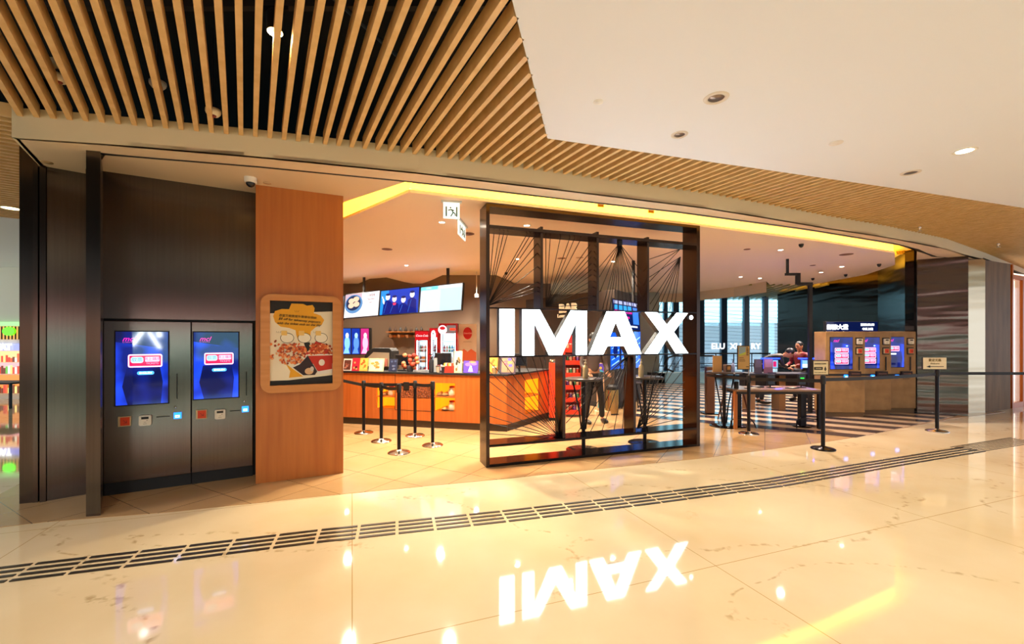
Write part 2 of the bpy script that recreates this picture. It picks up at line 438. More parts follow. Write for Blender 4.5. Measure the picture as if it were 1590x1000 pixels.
while k < 4.6:
    p = C0+dl*k; e = p+el*9; n = dl*.0185
    b.prism([tuple(p-n), tuple(e-n), tuple(e+n), tuple(p+n)], ZC, ZC+.11)
    k += .1195
struct('ceiling_slats', b, M_slat)
b = MB(); p = C0+dl*4.65
b.prism([tuple(p), tuple(p+el*9), tuple(p+el*9+dl*8), tuple(p+dl*8)], ZC, ZC+.3); struct('ceiling_left', b, M_white)
b = MB(); b.prism([(-16, -4.5), (20, -4.5), (20, 20), (-16, 20)], 4.35, 4.5)
b.box(-16, 20, -4.6, -4.5, ZC+.12, 4.5)
struct('ceiling_void', b, M_void)
b = MB()      # ducts, rails and conduit above the slats
for y in (.3, 1.9, 3.1): b.box(-12, 6, y, y+.05, 3.95, 4.02)
b.box(-9, 3, 1.0, 1.6, 4.0, 4.3); b.tube([(-2.2, .9, 3.9), (-1, 1.8, 3.95), (.6, 2.1, 3.92), (1.6, 3.4, 3.95)], .02)
b.tube([(-2.0, .6, 3.9), (-1.2, 2.6, 3.75), (-.9, 3.4, 3.8)], .014)
struct('ceiling_ducts', b, mat('void_metal', '#2a2725', .6, .3))

# ------------------------------------------------------------------ the setting: shop ceiling and light cove
Co = [P(528, 316, ZS), P(628, 283, ZS), P(846, 307, ZS), P(1050, 331, ZS), P(1251, 358, ZS), P(1387, 380, ZS), P(1424, 387, ZS)]
Ci = [P(530, 343, ZS), P(636, 299, ZS), P(846, 324, ZS), P(1050, 347, ZS), P(1276, 375.6, ZS), P(1387, 393, ZS), P(1388, 411, ZS), P(1344, 426, ZS), P(1264, 441, ZS), P(1205, 451, ZS)]
dc = (Co[0]-Co[1]).normalized(); CoL = Co[0]+dc*3; di = (Ci[0]-Ci[1]).normalized(); CiL = Ci[0]+di*3
Wr = [Vector(p) for p in ((8.74, 9.46), (8.95, 9.68), (10.1, 12.0), (9.95, 16.2))]      # foot of the right-hand metal wall
# left soffit (over the kiosks), from the shadow gap back to the diagonal cove
gap = Vector((.02, .035))
def soff(pts, nm): b = MB(); b.prism([tuple(p) for p in pts], ZS+.0, ZS+.03); return struct(nm, b, M_soffit)
BL2 = [p+gap for p in Bline]
soff([BL2[0], BL2[1], BL2[2], Co[1], Co[0], CoL, (-6, 6.5), (-5.6, 5.4), tuple(side), tuple(P(133, 281, ZS))], 'ceiling_soffit')
b = MB()      # sliver of soffit between the gap and the long cove
for i, j in ((2, 1), (4, 2), (5, 3), (6, 4), (7, 5)):
    pass
xs2 = [(inv_x(BL2, c), inv_x(Co, c)) for c in [640+i*26 for i in range(30)]]
xs2 = [x for x in xs2 if x[0] and x[1]]
for (a, c), (d, e) in zip(xs2, xs2[1:]):
    if (c-a).length > .012: b.prism([tuple(a), tuple(d), tuple(e), tuple(c)], ZS, ZS+.03)
b.prism([tuple(BL2[7]), tuple(BL2[8]), tuple(BL2[9]), tuple(BL2[10]), (9.0, 9.3), (8.74, 9.46), tuple(Co[-1])], ZS, ZS+.03)
struct('ceiling_soffit', b, M_soffit)
# black shadow gap
b = MB()
for a, c in zip(Bline, Bline[1:]):
    d = (c-a).normalized(); n = Vector((-d.y, d.x))*.032
    b.prism([tuple(a), tuple(c), tuple(c+n), tuple(a+n)], ZS-.003, ZS+.02)
struct('trim_2', b, M_matt)
# outer side of the cove, recess ceiling and LED-lit inner side
def wallstrip(pts, z0, z1, t, m, nm, flip=1):
    b = MB()
    for a, c in zip(pts, pts[1:]):
        d = (c-a).normalized(); n = Vector((-d.y, d.x))*t*flip
        b.prism([tuple(a), tuple(c), tuple(c+n), tuple(a+n)], z0, z1)
    return struct(nm, b, m)
wallstrip([CoL]+Co, ZS+.03, ZS+.3, .02, M_cove2, 'trim_3', -1)
b = MB(); b.prism([(-7, 5.0)]+[tuple(p+Vector((-.05, .12))) for p in Bline]+[(8.9, 9.5), (10.4, 12), (10.3, 18), (-8, 18)], ZS+.26, ZS+.3); struct('ceiling_recess', b, M_cove2)
cil = [CiL]+Ci
wv = [P(600, 425, ZS), P(574, 432, ZS), P(545, 447, ZS), P(525, 455, ZS)]
back = [P(1190, 437, ZS), P(1140, 446, ZS), P(1084, 453, ZS), P(1060, 456, ZS)]
wave = [P(x, y, ZS) for x, y in ((742, 418), (715, 420), (690, 426), (668, 436), (650, 442), (628, 438), (600, 431), (574, 433), (550, 443), (528, 455), (505, 462))]
isl = cil+back+[Vector((6.2, 16.8)), Vector((.9, 16.8)), P(850, 461, ZS), P(825, 452, ZS), P(800, 441, ZS), P(768, 426, ZS)]+wave+[Vector((-8, 13.5)), Vector((-8, 9))]
b = MB(); b.prism([tuple(p) for p in isl], ZS, ZS+.04); struct('ceiling_island', b, M_island)
wallstrip(cil, ZS+.05, ZS+.24, .03, M_cove, 'cove_light_diffuser')
b = MB()
for a, c in zip(cil, cil[1:]):
    d = (c-a).normalized(); n = Vector((-d.y, d.x))*.02
    b.prism([tuple(a-n), tuple(c-n), tuple(c+n), tuple(a+n)], ZS-.005, ZS+.03)
struct('trim_4', b, M_island)
# grille at the right end of the cove
b = MB(); g0 = P(1398, 383, ZS+.1)
# beige bulkhead and slatted ceiling in front of the window wall
bk = [Ci[-1]+Vector((-.9, .2))]+back+[Vector((4.0, 16.6))]
b = MB()
for a, c in zip(back, back[1:]):
    b.prism([tuple(a), tuple(c), tuple(c+Vector((0, .05))), tuple(a+Vector((0, .05)))], ZS-.32, ZS+.3)
b.prism([tuple(back[-1]), (4.2, 16.6), (4.2, 16.65), tuple(back[-1]+Vector((0, .05)))], ZS-.32, ZS+.3)
struct('trim_5', b, mat('bulkhead_paint', '#cdb89a', .6))
b = MB()
for k in range(19):
    x = 8.6+k*.24; b.prism([(x, 19.0), (x+.05, 19.0), (x+.05-1.2, 13.6), (x-1.2, 13.6)], 3.24, 3.33)
struct('ceiling_far_slats', b, mat('far_slats', '#8e8440', .5))
b = MB(); b.prism([(3, 13.3), (12.5, 16), (12.5, 19.5), (3, 19.5)], 3.52, 3.56); struct('ceiling_far', b, M_void)

# ------------------------------------------------------------------ the setting: walls inside
b = MB(); b.box(-9, 1.2, 13.5, 13.6, 0, 3.6); b.box(.9, 4.0, 16.8, 16.9, 0, 3.6)
struct('wall_back', b, marble('tan_wall_tile', '#cfae88', '#bd9a74', None, .35, (.2, 0, .5, .1), '#6a5848'))
b = MB(); b.box(-6.0, -5.9, 6.2, 13.6, 0, 3.6); b.prism([(-2.3, 5.75), (-6.0, 6.9), (-6.0, 7.0), (-2.28, 5.85)], 0, 3.6)
struct('wall_left', b, paint('#8a6a48'))
blk = [(.4, 12.5), (2.28, 9.75), (3.37, 11.5), (3.6, 14.6), (.4, 14.6)]
b = MB(); b.prism([blk[0], blk[1], blk[2], blk[3], (3.35, 14.6), (3.1, 11.6), (2.26, 10.3), (.7, 12.7)], 0, 2.69)
struct('wall_dark_block', b, mat('dark_ribbed_panel', '#33271f', .55, wood=((30, 30, .5), '#261c18', .35, .65)))
b = MB(); bp = [Vector(p) for p in blk]
for a, c in ((bp[0], bp[1]), (bp[1], bp[2])):
    d = (c-a).normalized(); n = Vector((d.y, -d.x))*.015; b.prism([tuple(a), tuple(c), tuple(c+n), tuple(a+n)], 0, .12)
struct('baseboard_block', b, M_matt)
b = MB(); b.box(4.0, 5.35, 15.9, 16.1, 0, 3.26); struct('wall_pale', b, mat('pale_glazed_panel', '#8f9a90', .3))
# right-hand brushed steel walls
def steelwall(nm, a, c, z0, z1, m, th=.06, seams=0):
    a = Vector(a); c = Vector(c); L_ = (c-a).length; an = math.atan2(c.y-a.y, c.x-a.x)
    b = MB(); n = seams+1
    for i in range(n): b.box(L_*i/n+.003, L_*(i+1)/n-.003, 0, th, z0, z1)
    o = struct(nm, b, m, loc=(a.x, a.y, 0), rz=an); return o
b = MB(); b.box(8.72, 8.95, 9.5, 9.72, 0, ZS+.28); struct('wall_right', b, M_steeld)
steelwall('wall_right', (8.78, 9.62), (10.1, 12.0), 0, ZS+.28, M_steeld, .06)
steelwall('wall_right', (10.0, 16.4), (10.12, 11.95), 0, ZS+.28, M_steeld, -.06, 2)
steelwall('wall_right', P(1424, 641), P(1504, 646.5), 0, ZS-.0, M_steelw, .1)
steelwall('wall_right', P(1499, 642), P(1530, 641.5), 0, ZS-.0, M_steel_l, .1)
b = MB(); a = P(1527, 641); c = P(1569, 634.5); d = (c-a).normalized(); n = Vector((-d.y, d.x))
b.prism([tuple(a), tuple(c), tuple(c+n*.3), tuple(a+n*.3)], 0, ZS); struct('wall_right', b, M_concrete)
# lit shop window past the concrete pier
a = P(1569, 634); c = P(1660, 618); an = math.atan2(c.y-a.y, c.x-a.x); L_ = (c-a).length
b = MB(); b.box(0, L_, .5, .55, 0, ZS); struct('wall_shop_backdrop', b, glow('#ffe2c0', 1.6), loc=(a.x, a.y, 0), rz=an)
b = MB(); b.box(0, .07, -.03, .1, 0, ZS); b.box(0, L_, -.03, .1, 2.95, 3.05); b.box(0, L_, -.03, .1, 0, .12); b.box(.62, .72, -.03, .1, 0, 2.95)
struct('window_2', b, mat('orange_frame', '#c96a20', .35), loc=(a.x, a.y, 0), rz=an)
b = MB(); b.box(.07, L_, 0, .02, .12, 2.95); struct('window_2', b, M_glass, loc=(a.x, a.y, 0), rz=an)
b = MB(); b.box(-1, 9, 0, .1, ZS-.0, ZS+1.2, Matrix.Rotation(0, 4, 'Z')); 
# far window wall: mullions, glass, balustrade line and printed letters
WY = 17.6
b = MB()
for px, w in ((1088, 12), (1125, 9), (1160, 8), (1190, 7), (1034, 6), (1002, 8), (1050, 9)):
    x = (px-CX)/F*WY; b.box(x-w/2/F*WY, x+w/2/F*WY, WY, WY+.18, 0, 3.6)
b.box(3.5, 10.6, WY, WY+.12, 0, .12); b.box(3.5, 10.6, WY, WY+.08, .46, .50)
struct('window_1', b, mat('window_mullion', '#26435f', .4, .3))
b = MB(); b.box(3.5, 10.6, WY+.06, WY+.075, .1, 3.6); struct('window_1', b, M_glass)
wl = root('window_lettering', 'white cut letters stuck on the far window wall', 'window lettering', ((1107-CX)/F*WY, WY-.02))
for s_, px in (('E', 1107), ('LU', 1118), ('XU', 1142), ('RY', 1173)):
    b = MB(); b.use(glow('#ffffff', 1.0)); text(b, s_, (px-1107)/F*WY, 0, 1.6-13/F*WY, .32, bold=.012); b.build('letters', parent=wl)
# building and sky-lit floor outside
b = MB(); b.box(2, 20, 26, 27, -3, 2.5)
for k in range(30): b.box(2, 20, 25.93, 26, -2.9+k*.26*.9, -2.86+k*.26*.9)
struct('wall_outside', b, paint('#c4e2ec'))
b = MB()
for k in range(14): b.tube([(4.0, 22, 3.4-k*.22), (14, 22.5, 2.6-k*.16)], .012, 4)
struct('trim_outside', b, paint('#3f6a86'))
# opposite side of the mall hall, behind the camera
b = MB(); b.box(-14, 14, -9.2, -9, 2.35, 4.4); b.box(-14, 14, -9.2, -9, 0, .7)
for x in (-14, -8.5, -3, 2.5, 8, 13.6): b.box(x, x+.4, -9.2, -9, .7, 2.35)
struct('wall_opposite', b, mat('opposite_shopfront', '#3a322c', .5))
b = MB(); b.box(-2, 8, -9.35, -9.3, .7, 2.05); struct('window_3', b, glow('#9fe0d0', 2.2))
b = MB(); b.box(-14, -2.2, -9.35, -9.3, .7, 2.3); b.box(8.2, 14, -9.35, -9.3, .7, 2.3); struct('window_3', b, glow('#ffb080', .6))
b = MB(); b.tube([(.55, -9.15, 1.2), (.8, -9.15, 1.36), (1.0, -9.15, 1.38), (1.27, -9.15, 1.85)], .05, 8); b.tube([(1.45, -9.15, 1.85), (1.8, -9.15, 1.22)], .04, 8); b.tube([(1.75, -9.15, 1.85), (1.8, -9.15, 1.65)], .06, 8)
struct('streak_light_tubes', b, glow('#f0fbff', 45))  # unseen glowing tubes, added to mirror as streaks on the kiosk screen
b = MB(); b.box(-3, 9, -8.98, -8.9, 2.08, 2.4); struct('trim_6', b, glow('#ff2038', 2.5))
# ------------------------------------------------------------------ left: steel columns and wall panels
# ticket kiosk wall frame
KA = P(160, 772); KE = P(393, 740); KR = math.atan2(KE.y-KA.y, KE.x-KA.x); KL = (KE-KA).length
def seg(px0, py0, px1, py1): a = P(px0, py0); c = P(px1, py1); return a, math.atan2(c.y-a.y, c.x-a.x), (c-a).length
a, an, L_ = seg(30, 783, 52, 781)
b = MB(); b.box(0, L_, 0, .25, 0, 4.2); struct('wall_column_left', b, M_steel, loc=(a.x, a.y, 0), rz=an)
a, an, L_ = seg(51, 781.5, 72, 779)
b = MB(); b.box(0, .035, 0, .05, 0, ZS+.3); b.box(L_-.045, L_, -.01, .05, 0, ZS+.3); b.use(M_gblack); 
b.mats = [M_steel, M_gblack]; b.cur = 1
b.box(.035, L_-.045, .05, .06, 0, ZS+.3); b.cur = 0; b.box(L_*.5, L_*.58, .03, .05, 0, ZS+.3)
o = b.build('door_1', M_steel, loc=(a.x, a.y, 0), rz=an); o['kind'] = 'structure'
a, an, L_ = seg(72, 778.5, 134, 768)
b = MB(); b.box(0, L_, 0, .08, 0, ZS+.05); struct('wall_left_panel', b, M_steel, loc=(a.x, a.y, 0), rz=an)
a = P(133.5, 803); c = P(156, 801); an = math.atan2(c.y-a.y, c.x-a.x)
b = MB(); w = (c-a).length
fd = KA-c; b.prism([(0, 0), tuple(c-a), tuple(c-a+fd), tuple(fd)], 0, ZS+.02); struct('wall_column_front', b, M_steel, loc=(a.x, a.y, 0))
b = MB(); b.cyl((.03, .0), .008, .09, .1); 
# steel wall above the kiosks
b = MB(); b.box(-.1, KL+.08, .0, .06, 1.80, ZS+.05); b.box(-.1, 0, .02, .08, 0, 1.8)
struct('wall_kiosk', b, M_steel, loc=(KA.x, KA.y, 0), rz=KR)
b = MB(); b.box(-.1, KL+.08, .06, .1, 0, 1.82); struct('wall_kiosk_recess', b, M_matt, loc=(KA.x, KA.y, 0), rz=KR)
# wood clad wall
WA = P(397, 752); WB = P(533, 735); WR = math.atan2(WB.y-WA.y, WB.x-WA.x); WL = (WB-WA).length
b = MB(); b.box(0, WL, 0, .62, 0, ZS+.02); struct('wall_wood', b, M_wood, loc=(WA.x, WA.y, 0), rz=WR)
b = MB()
# ------------------------------------------------------------------ ticket kiosks (two, built into the steel wall)
def K(px, py): return onplane(px, py, KA, KR)
def kiosk_screen(b, x0, x1, z0, z1, y, style):
    """lit picture: dark blue with glow, red ticket button, small pill"""
    w = x1-x0; h = z1-z0
    b.use(MATS.get('screen_blue') or glow_mix('screen_blue', '#0b1a6c', '#1f4cff', 3.2, 1.15)); b.box(x0, x1, y, y+.004, z0, z1)
    b.use(MATS.get('screen_navy') or glow_mix('screen_navy', '#0a1248', '#12248c', 4, .9)); b.sheet([(x0+w*.22, z0), (x1-w*.14, z0), (x1-w*.1, z0+h*.3), (x1-w*.16, z0+h*.52), (x0+w*.2, z0+h*.5), (x0+w*.12, z0+h*.25)], y-.002, .001); b.sheet([(x0, z1-h*.14), (x1, z1-h*.24), (x1, z1), (x0, z1)], y-.002, .001)
    def button(cx, cz, bw, bh):
        b.use(glow('#ffb8e0', 1.6)); b.sheet(rrect(cx-bw/2, cx+bw/2, cz-bh/2, cz+bh/2, bh*.14), y-.005, .001)
        b.use(glow('#d0104c', 1.2)); b.sheet(rrect(cx-bw*.46, cx+bw*.46, cz-bh*.4, cz+bh*.4, bh*.06), y-.007, .001)
        b.use(glow('#a8d8f8', 1.3)); b.sheet(rrect(cx-bw*.42, cx-bw*.06, cz-bh*.16, cz+bh*.3, bh*.15), y-.009, .001)
        b.use(glow('#ffb0d8', 1.3)); b.sheet(rrect(cx-bw*.01, cx+bw*.42, cz-bh*.08, cz+bh*.3, bh*.08), y-.009, .001)
        b.use(glow('#3a6a90', 1)); text(b, '取票', cx-bw*.24, y-.010, cz+bh*.07, bh*.34, .0005)
        b.use(glow('#b02060', 1)); text(b, '網上購票', cx+bw*.205, y-.010, cz+bh*.11, bh*.27, .0005)
        b.use(glow('#ff9cc8', 1.2)); text(b, 'TICKETS', cx+bw*.205, y-.010, cz-bh*.22, bh*.2, .0005)
    b.use(glow('#e020a0', 1.4)); text(b, 'mcl', x0+w*.24, y-.006, z0+h*.9, w*.17, .001, shear=.4)
    b.use(glow('#c060c0', 1)); text(b, 'CINEMA', x0+w*.24, y-.006, z0+h*.855, w*.045, .001, spacing=1.5)
    if style == 1:
        button(x0+w*.56, z0+h*.6, w*.66, h*.18)
        b.use(glow('#4aa0f0', 1.5)); b.sheet(rrect(x0+w*.4, x0+w*.73, z0+h*.405, z0+h*.455, h*.024), y-.005, .001)
        b.use(glow('#e8f6ff', 1.6)); text(b, 'ENGLISH', x0+w*.565, y-.007, z0+h*.43, h*.035, .0005, bold=.0008)
    elif style == 3:
        for k in range(3): button(x0+w*.5, z0+h*(.59-.18*k), w*.62, h*.16)
        b.use(glow('#9ad0ff', 1.5)); b.sheet(oval(x0+w*.74, z0+h*.73, w*.05, h*.02), y-.005, .001)
    else:
        button(x0+w*.42, z0+h*.62, w*.6, h*.17)
        b.use(glow('#d8f4ff', 1.5)); b.sheet(rrect(x0+w*.2, x0+w*.55, z0+h*.42, z0+h*.47, h*.02), y-.005, .001)
def add_readers(r, pts, y=0.0, sc=1.0, frame=False):
    """red tap pad, white card terminal, receipt slot, blue lit slot"""
    red, term, slot, blue = pts
    if red:
        x, z, s = red; b = MB(); b.use(paint('#c8b48c')); b.box(x-s/2, x+s/2, y-.02, y, z-s/2, z+s/2)
        b.use(paint('#d8431c')); b.box(x-s*.33, x+s*.42, y-.024, y-.02, z-s*.42, z+s*.42)
        b.use(paint('#8e1c10')); text(b, '↘', x+s*.05, y-.026, z, s*.6, .001)
        o = b.build('tap_pad', parent=r, bev=.002); o['label'] = 'orange red card tap pad'
    if term:
        x, z, s = term; b = MB(); b.use(paint('#e9e2d2')); b.prism(rrect(x-s/2, x+s/2, z-s*.55, z+s*.5, s*.14), y-.03, y, 'y')
        b.use(M_matt); b.box(x-s*.3, x+s*.3, y-.032, y-.03, z+s*.12, z+s*.36)
        b.use(paint('#8a8578')); b.box(x+s*.12, x+s*.22, y-.032, y-.03, z-s*.05, z+.02*s); b.box(x-s*.15, x+s*.15, y-.032, y-.03, z-s*.38, z-s*.34); b.box(x-s*.1, x+s*.1, y-.032, y-.03, z-s*.2, z-s*.17)
        o = b.build('card_terminal', parent=r); o['label'] = 'white card terminal with small black display'
    if slot:
        for x0, x1, z0, z1 in slot:
            b = MB(); b.use(M_matt); b.box(x0, x1, y-.006, y, z0, z1); b.build('slot', parent=r)
    if blue:
        x, z, s = blue; b = MB(); b.use(glow('#1c7cff', 2.0)); b.box(x-s/2, x+s/2, y-.02, y, z-s/2, z+s/2)
        b.use(glow('#d8eeff', 1.8)); b.box(x-s*.3, x+s*.3, y-.024, y-.02, z-s*.3, z+s*.1)
        b.use(glow('#4a78b0', 1.0)); b.box(x-s*.1, x+s*.1, y-.026, y-.024, z-s*.15, z)
        o = b.build('ticket_slot_light', parent=r); o['label'] = 'blue lit ticket mouth'
kz0, kz1 = .13, 1.775
for i, (x0, x1) in enumerate(((.0, KL*.553), (KL*.553, KL))):
    r = root('ticket_kiosk', ('built-in steel ticket kiosk farther from the wood wall, white streaks mirrored on its screen',
                              'built-in steel ticket kiosk directly beside the wood wall, second of two')[i], 'ticket kiosk', (KA.x, KA.y), KR, 'built-in ticket kiosks')
    b = MB(); b.box(x0+.004, x1-.004, -.0, .055, kz0, kz1); b.build('face_panel', M_steel, r, .004)
    b = MB(); b.box(x0+.004, x1-.004, .02, .055, 0, kz0); b.build('plinth', M_matt, r)
    pa = [((180, 515), (261, 625)), ((301, 516), (370, 616))][i]
    (sx0, sz1), (sx1, sz0) = K(*pa[0]), K(*pa[1])
    b = MB(); b.use(M_matt); b.box(sx0-.012, sx1+.012, -.006, -.0005, sz0-.012, sz1+.012); bz = b.build('bezel', parent=r)
    b = MB(); kiosk_screen(b, sx0, sx1, sz0, sz1, -.011, 1)
    b.build('screen', parent=r)
    if i == 0:
        red = K(194, 654); te = K(226, 652); sl = (K(243, 647), K(264, 646)); sv = (K(275, 580), K(275, 619)); bl = K(276, 645)
    else:
        red = K(313, 643); te = K(342, 642.5); sl = (K(357, 638), K(373, 637)); sv = (K(382.5, 577), K(382.5, 614)); bl = K(382.5, 635)
    add_readers(r, ((red[0], red[1], .1), (te[0], te[1], .1), ((sl[0][0], sl[1][0], sl[1][1]-.004, sl[1][1]+.004), (sv[0][0]-.004, sv[0][0]+.004, sv[1][1], sv[0][1])), (bl[0]-.01*i, bl[1], .065)))
    b = MB(); b.ball((bl[0]-.02, -.0, bl[1]+.09), .012); b.build('sensor_button', M_chrome, r)

# ------------------------------------------------------------------ poster in rounded wooden frame
def WP(px, py): return onplane(px, py, WA, WR)
r = root('framed_poster', 'popcorn offer poster in a thick rounded wooden frame on the wood wall', 'poster', (WA.x, WA.y), WR)
fo0, fo1 = WP(405, 452), WP(530, 602); fz0 = (WP(405, 613)[1]+WP(530, 602)[1])/2; fz1 = (WP(405, 452)[1]+WP(530, 466)[1])/2
ix0, ix1 = WP(419.5, 500)[0], WP(516, 500)[0]; iz0, iz1 = (WP(420, 599)[1]+WP(516, 594)[1])/2, (WP(419, 466)[1]+WP(515, 471)[1])/2
b = MB(); outer = rrect(fo0[0], fo1[0], fz0, fz1, .11, 8)
# ring built from strips so the opening is real
inner = [(ix1, iz0)]*9+[(ix1, iz1)]*9+[(ix0, iz1)]*9+[(ix0, iz0)]*9
vs = []; n = len(outer)
for y in (-.07, 0.0):
    vs += [(p[0], y, p[1]) for p in outer]+[(p[0], y, p[1]) for p in inner]
fs = []
MB().prism(rrect(fo0[0]-.006, fo1[0]+.006, fz0-.008, fz1+.004, .115, 8), -.012, -.002, 'y').build('frame_shadow_plate', paint('#4a2810'), r)  # oversized dark plate standing in for the shadow line around the frame
for i in range(n):
    j = (i+1) % n
    fs += [(i, j, n+j, n+i)[::1], (2*n+i, 3*n+i, 3*n+j, 2*n+j), (i, 2*n+i, 2*n+j, j), (n+i, n+j, 3*n+j, 3*n+i)]
b.add(vs, fs, False); b.build('frame', M_woodf, r)
b = MB(); w = ix1-ix0; h = iz1-iz0; y = -.02
X = lambda t: ix0+w*t
Z = lambda t: iz1-h*t
b.use(paint('#181513')); b.box(ix0, ix1, y, y+.015, iz0, iz1)
b.use(paint('#efe6cf')); b.sheet([(X(0), Z(.15)), (X(1), Z(.11)), (X(1), Z(.90)), (X(.6), Z(.925)), (X(.3), Z(.945)), (X(0), Z(.945))], y-.002)
def px_poly(pts): return [(X((p[0]-165)/530), Z((p[1]-145)/735)) for p in pts]       # outline traced in the poster's own frame
b.use(paint('#e9a91e')); b.sheet(px_poly([(340, 165), (440, 165), (470, 180), (520, 172), (538, 200), (530, 245), (590, 265), (622, 305), (600, 350), (545, 372), (505, 410), (500, 450), (450, 490), (400, 500), (380, 440), (375, 400), (320, 380), (250, 370), (205, 330), (190, 280), (205, 235), (260, 215), (320, 215)]), y-.003, .001)
b.sheet(px_poly([(290, 690), (350, 740), (440, 810), (320, 818), (330, 760)]), y-.0035, .001)
b.use(M_text_k)
def T(s, px, py, size, rot=0, **k):
    (q,) = px_poly([(px, py)]); text(b, s, q[0], y-.006, q[1], size, .0008, rot, **k)
T('憑當天戲票尾外賣爆谷減$8', 395, 280, w*.05, .06)
T('$8 off for takeaway popcorn', 410, 312, w*.058, .08, shear=.3, bold=.0004)
T('with the ticket stub on the day', 405, 346, w*.056, .05, shear=.3, bold=.0004)
for cx in (385, 235, 385, 545):
    for k in (-1, 0, 1):
        a0 = px_poly([(cx+k*10, 240 if cx == 385 else 425)])[0]; t = k*.5
        b.sheet([(a0[0]-.001, a0[1]), (a0[0]+.002, a0[1]), (a0[0]+.002+t*.02, a0[1]+.02), (a0[0]+t*.02, a0[1]+.02)], y-.006, .001)
b.sheet(px_poly([(445, 515), (495, 505), (510, 575), (470, 590)]), y-.004, .001)
for cx in (300, 445, 590):                                   # plain rounded white figures, cream caps
    b.use(M_text_k); b.sheet(oval(*px_poly([(cx+5, 468)])[0], w*.108, h*.062), y-.0045, .001)
    b.use(paint('#f3ecda')); b.sheet(oval(*px_poly([(cx+5, 468)])[0], w*.1, h*.056), y-.0055, .001)
    b.use(paint('#ecc670')); q = px_poly([(cx-20, 425)])[0]; b.sheet(rrect(q[0]-w*.045, q[0]+w*.045, q[1]-h*.028, q[1]+h*.028, .006), y-.0065, .001)
b.use(paint('#c32a18')); b.sheet(px_poly([(385, 540), (450, 540), (480, 600), (560, 480), (600, 515), (640, 540), (695, 600), (695, 700), (480, 700)]), y-.004, .001)
b.sheet(px_poly([(478, 615), (692, 622), (692, 790), (590, 782), (560, 760)]), y-.005, .001)
b.use(paint('#efe9e0')); b.sheet(px_poly([(480, 612), (694, 614), (694, 626), (480, 628)]), y-.006, .001); b.sheet(oval(*px_poly([(600, 690)])[0], w*.05, h*.04), y-.006, .001)
b.sheet(px_poly([(560, 770), (692, 750), (692, 788), (570, 795)]), y-.006, .001)
b.use(paint('#2a1a24')); b.sheet(px_poly([(345, 722), (475, 620), (560, 770), (540, 800), (440, 800)]), y-.007, .001)
b.use(paint('#e9e4dc')); b.sheet(px_poly([(335, 722), (400, 690), (470, 612), (480, 622), (410, 702), (345, 732)]), y-.008, .001)
b.use(paint('#d9b48c')); b.sheet(oval(*px_poly([(490, 765)])[0], w*.07, h*.04), y-.008, .001)
b.use(paint('#cfc8c0')); b.sheet(oval(*px_poly([(515, 745)])[0], w*.03, h*.03), y-.009, .001)
rr = random.Random(3)
for k in range(260):
    if k < 165:
        t, s = rr.random(), rr.random()
        qx, qy = 240+t*220, 520+s*180
        if (qx-350)**2/120**2+(qy-610)**2/105**2 > 1: continue
    elif k < 240: qx, qy = 490+rr.random()*200, 525+rr.random()*90
    else: qx, qy = 170+rr.random()*110, 480+rr.random()*190
    b.use(paint(rr.choice(['#d9692c', '#b8481c', '#e8894a', '#8e3414', '#c95a26', '#efb07a'])))
    q = px_poly([(qx, qy)])[0]; b.sheet(oval(q[0], q[1], w*rr.uniform(.014, .03), h*rr.uniform(.009, .018), 7, rr.random()*3), y-.0085-rr.random()*.002, .001)
b.build('poster_print', parent=r)

# ------------------------------------------------------------------ big open frame with the lit letters
FA = P(755, 727); FB = P(1087, 693); FR = math.atan2(FB.y-FA.y, FB.x-FA.x); FW = (FB-FA).length; FD = .30; FH = 3.262
def FPt(px, py, off=0.0): return onplane(px, py, FA, FR, off)
r = root('entrance_screen', 'tall bronze-black open metal frame strung with black cords, standing at the shop front', 'sign frame', (FA.x, FA.y), FR)
b = MB(); b.box(0, .045, 0, FD, 0, FH); o = b.build('post', M_frame, r, .002)
b = MB(); b.box(FW-.06, FW, 0, FD, 0, FH); b.build('post', M_frame, r, .002)
b = MB(); b.box(.045, FW-.06, 0, FD, FH-.04, FH); b.build('top_beam', M_frame, r, .002)
b = MB(); b.box(.045, FW-.06, 0, FD, 0.004, .04); b.build('bottom_beam', M_gblack, r, .002)
b = MB(); b.box(.045, FW-.06, 0, FD, 2.96, 3.0); b.build('upper_shelf', M_frame, r, .002)
b = MB(); b.box(.045, FW-.06, 0, FD, .25, .282); b.build('lower_shelf', M_gblack, r, .002)
ZT, ZB = 1.965, 1.378
b = MB(); b.box(.045, FW-.06, 0.0, FD*.5, ZT, ZT+.016); b.build('letter_rail', M_gblack, r)
b = MB(); b.box(.045, FW-.06, 0.0, FD*.5, ZB-.018, ZB); b.build('letter_rail', M_gblack, r)
for px0, px1 in ((833, 843.3), (917, 930), (993, 1008)):
    s1 = FPt(px1, 400, .02)[0]
    b = MB(); b.box(s1-.035, s1, .02, .02+.24, ZT+.016, 3.04 if px0 < 990 else 3.03); b.build('upper_mullion', M_frame, r, .002)
for px0, px1 in ((865.6, 878), (973, 987.5)):
    s1 = FPt(px1, 600, .02)[0]
    b = MB(); b.box(s1-.04, s1, .02, .02+.24, .282, ZB-.018); b.build('lower_mullion', M_frame, r, .002)
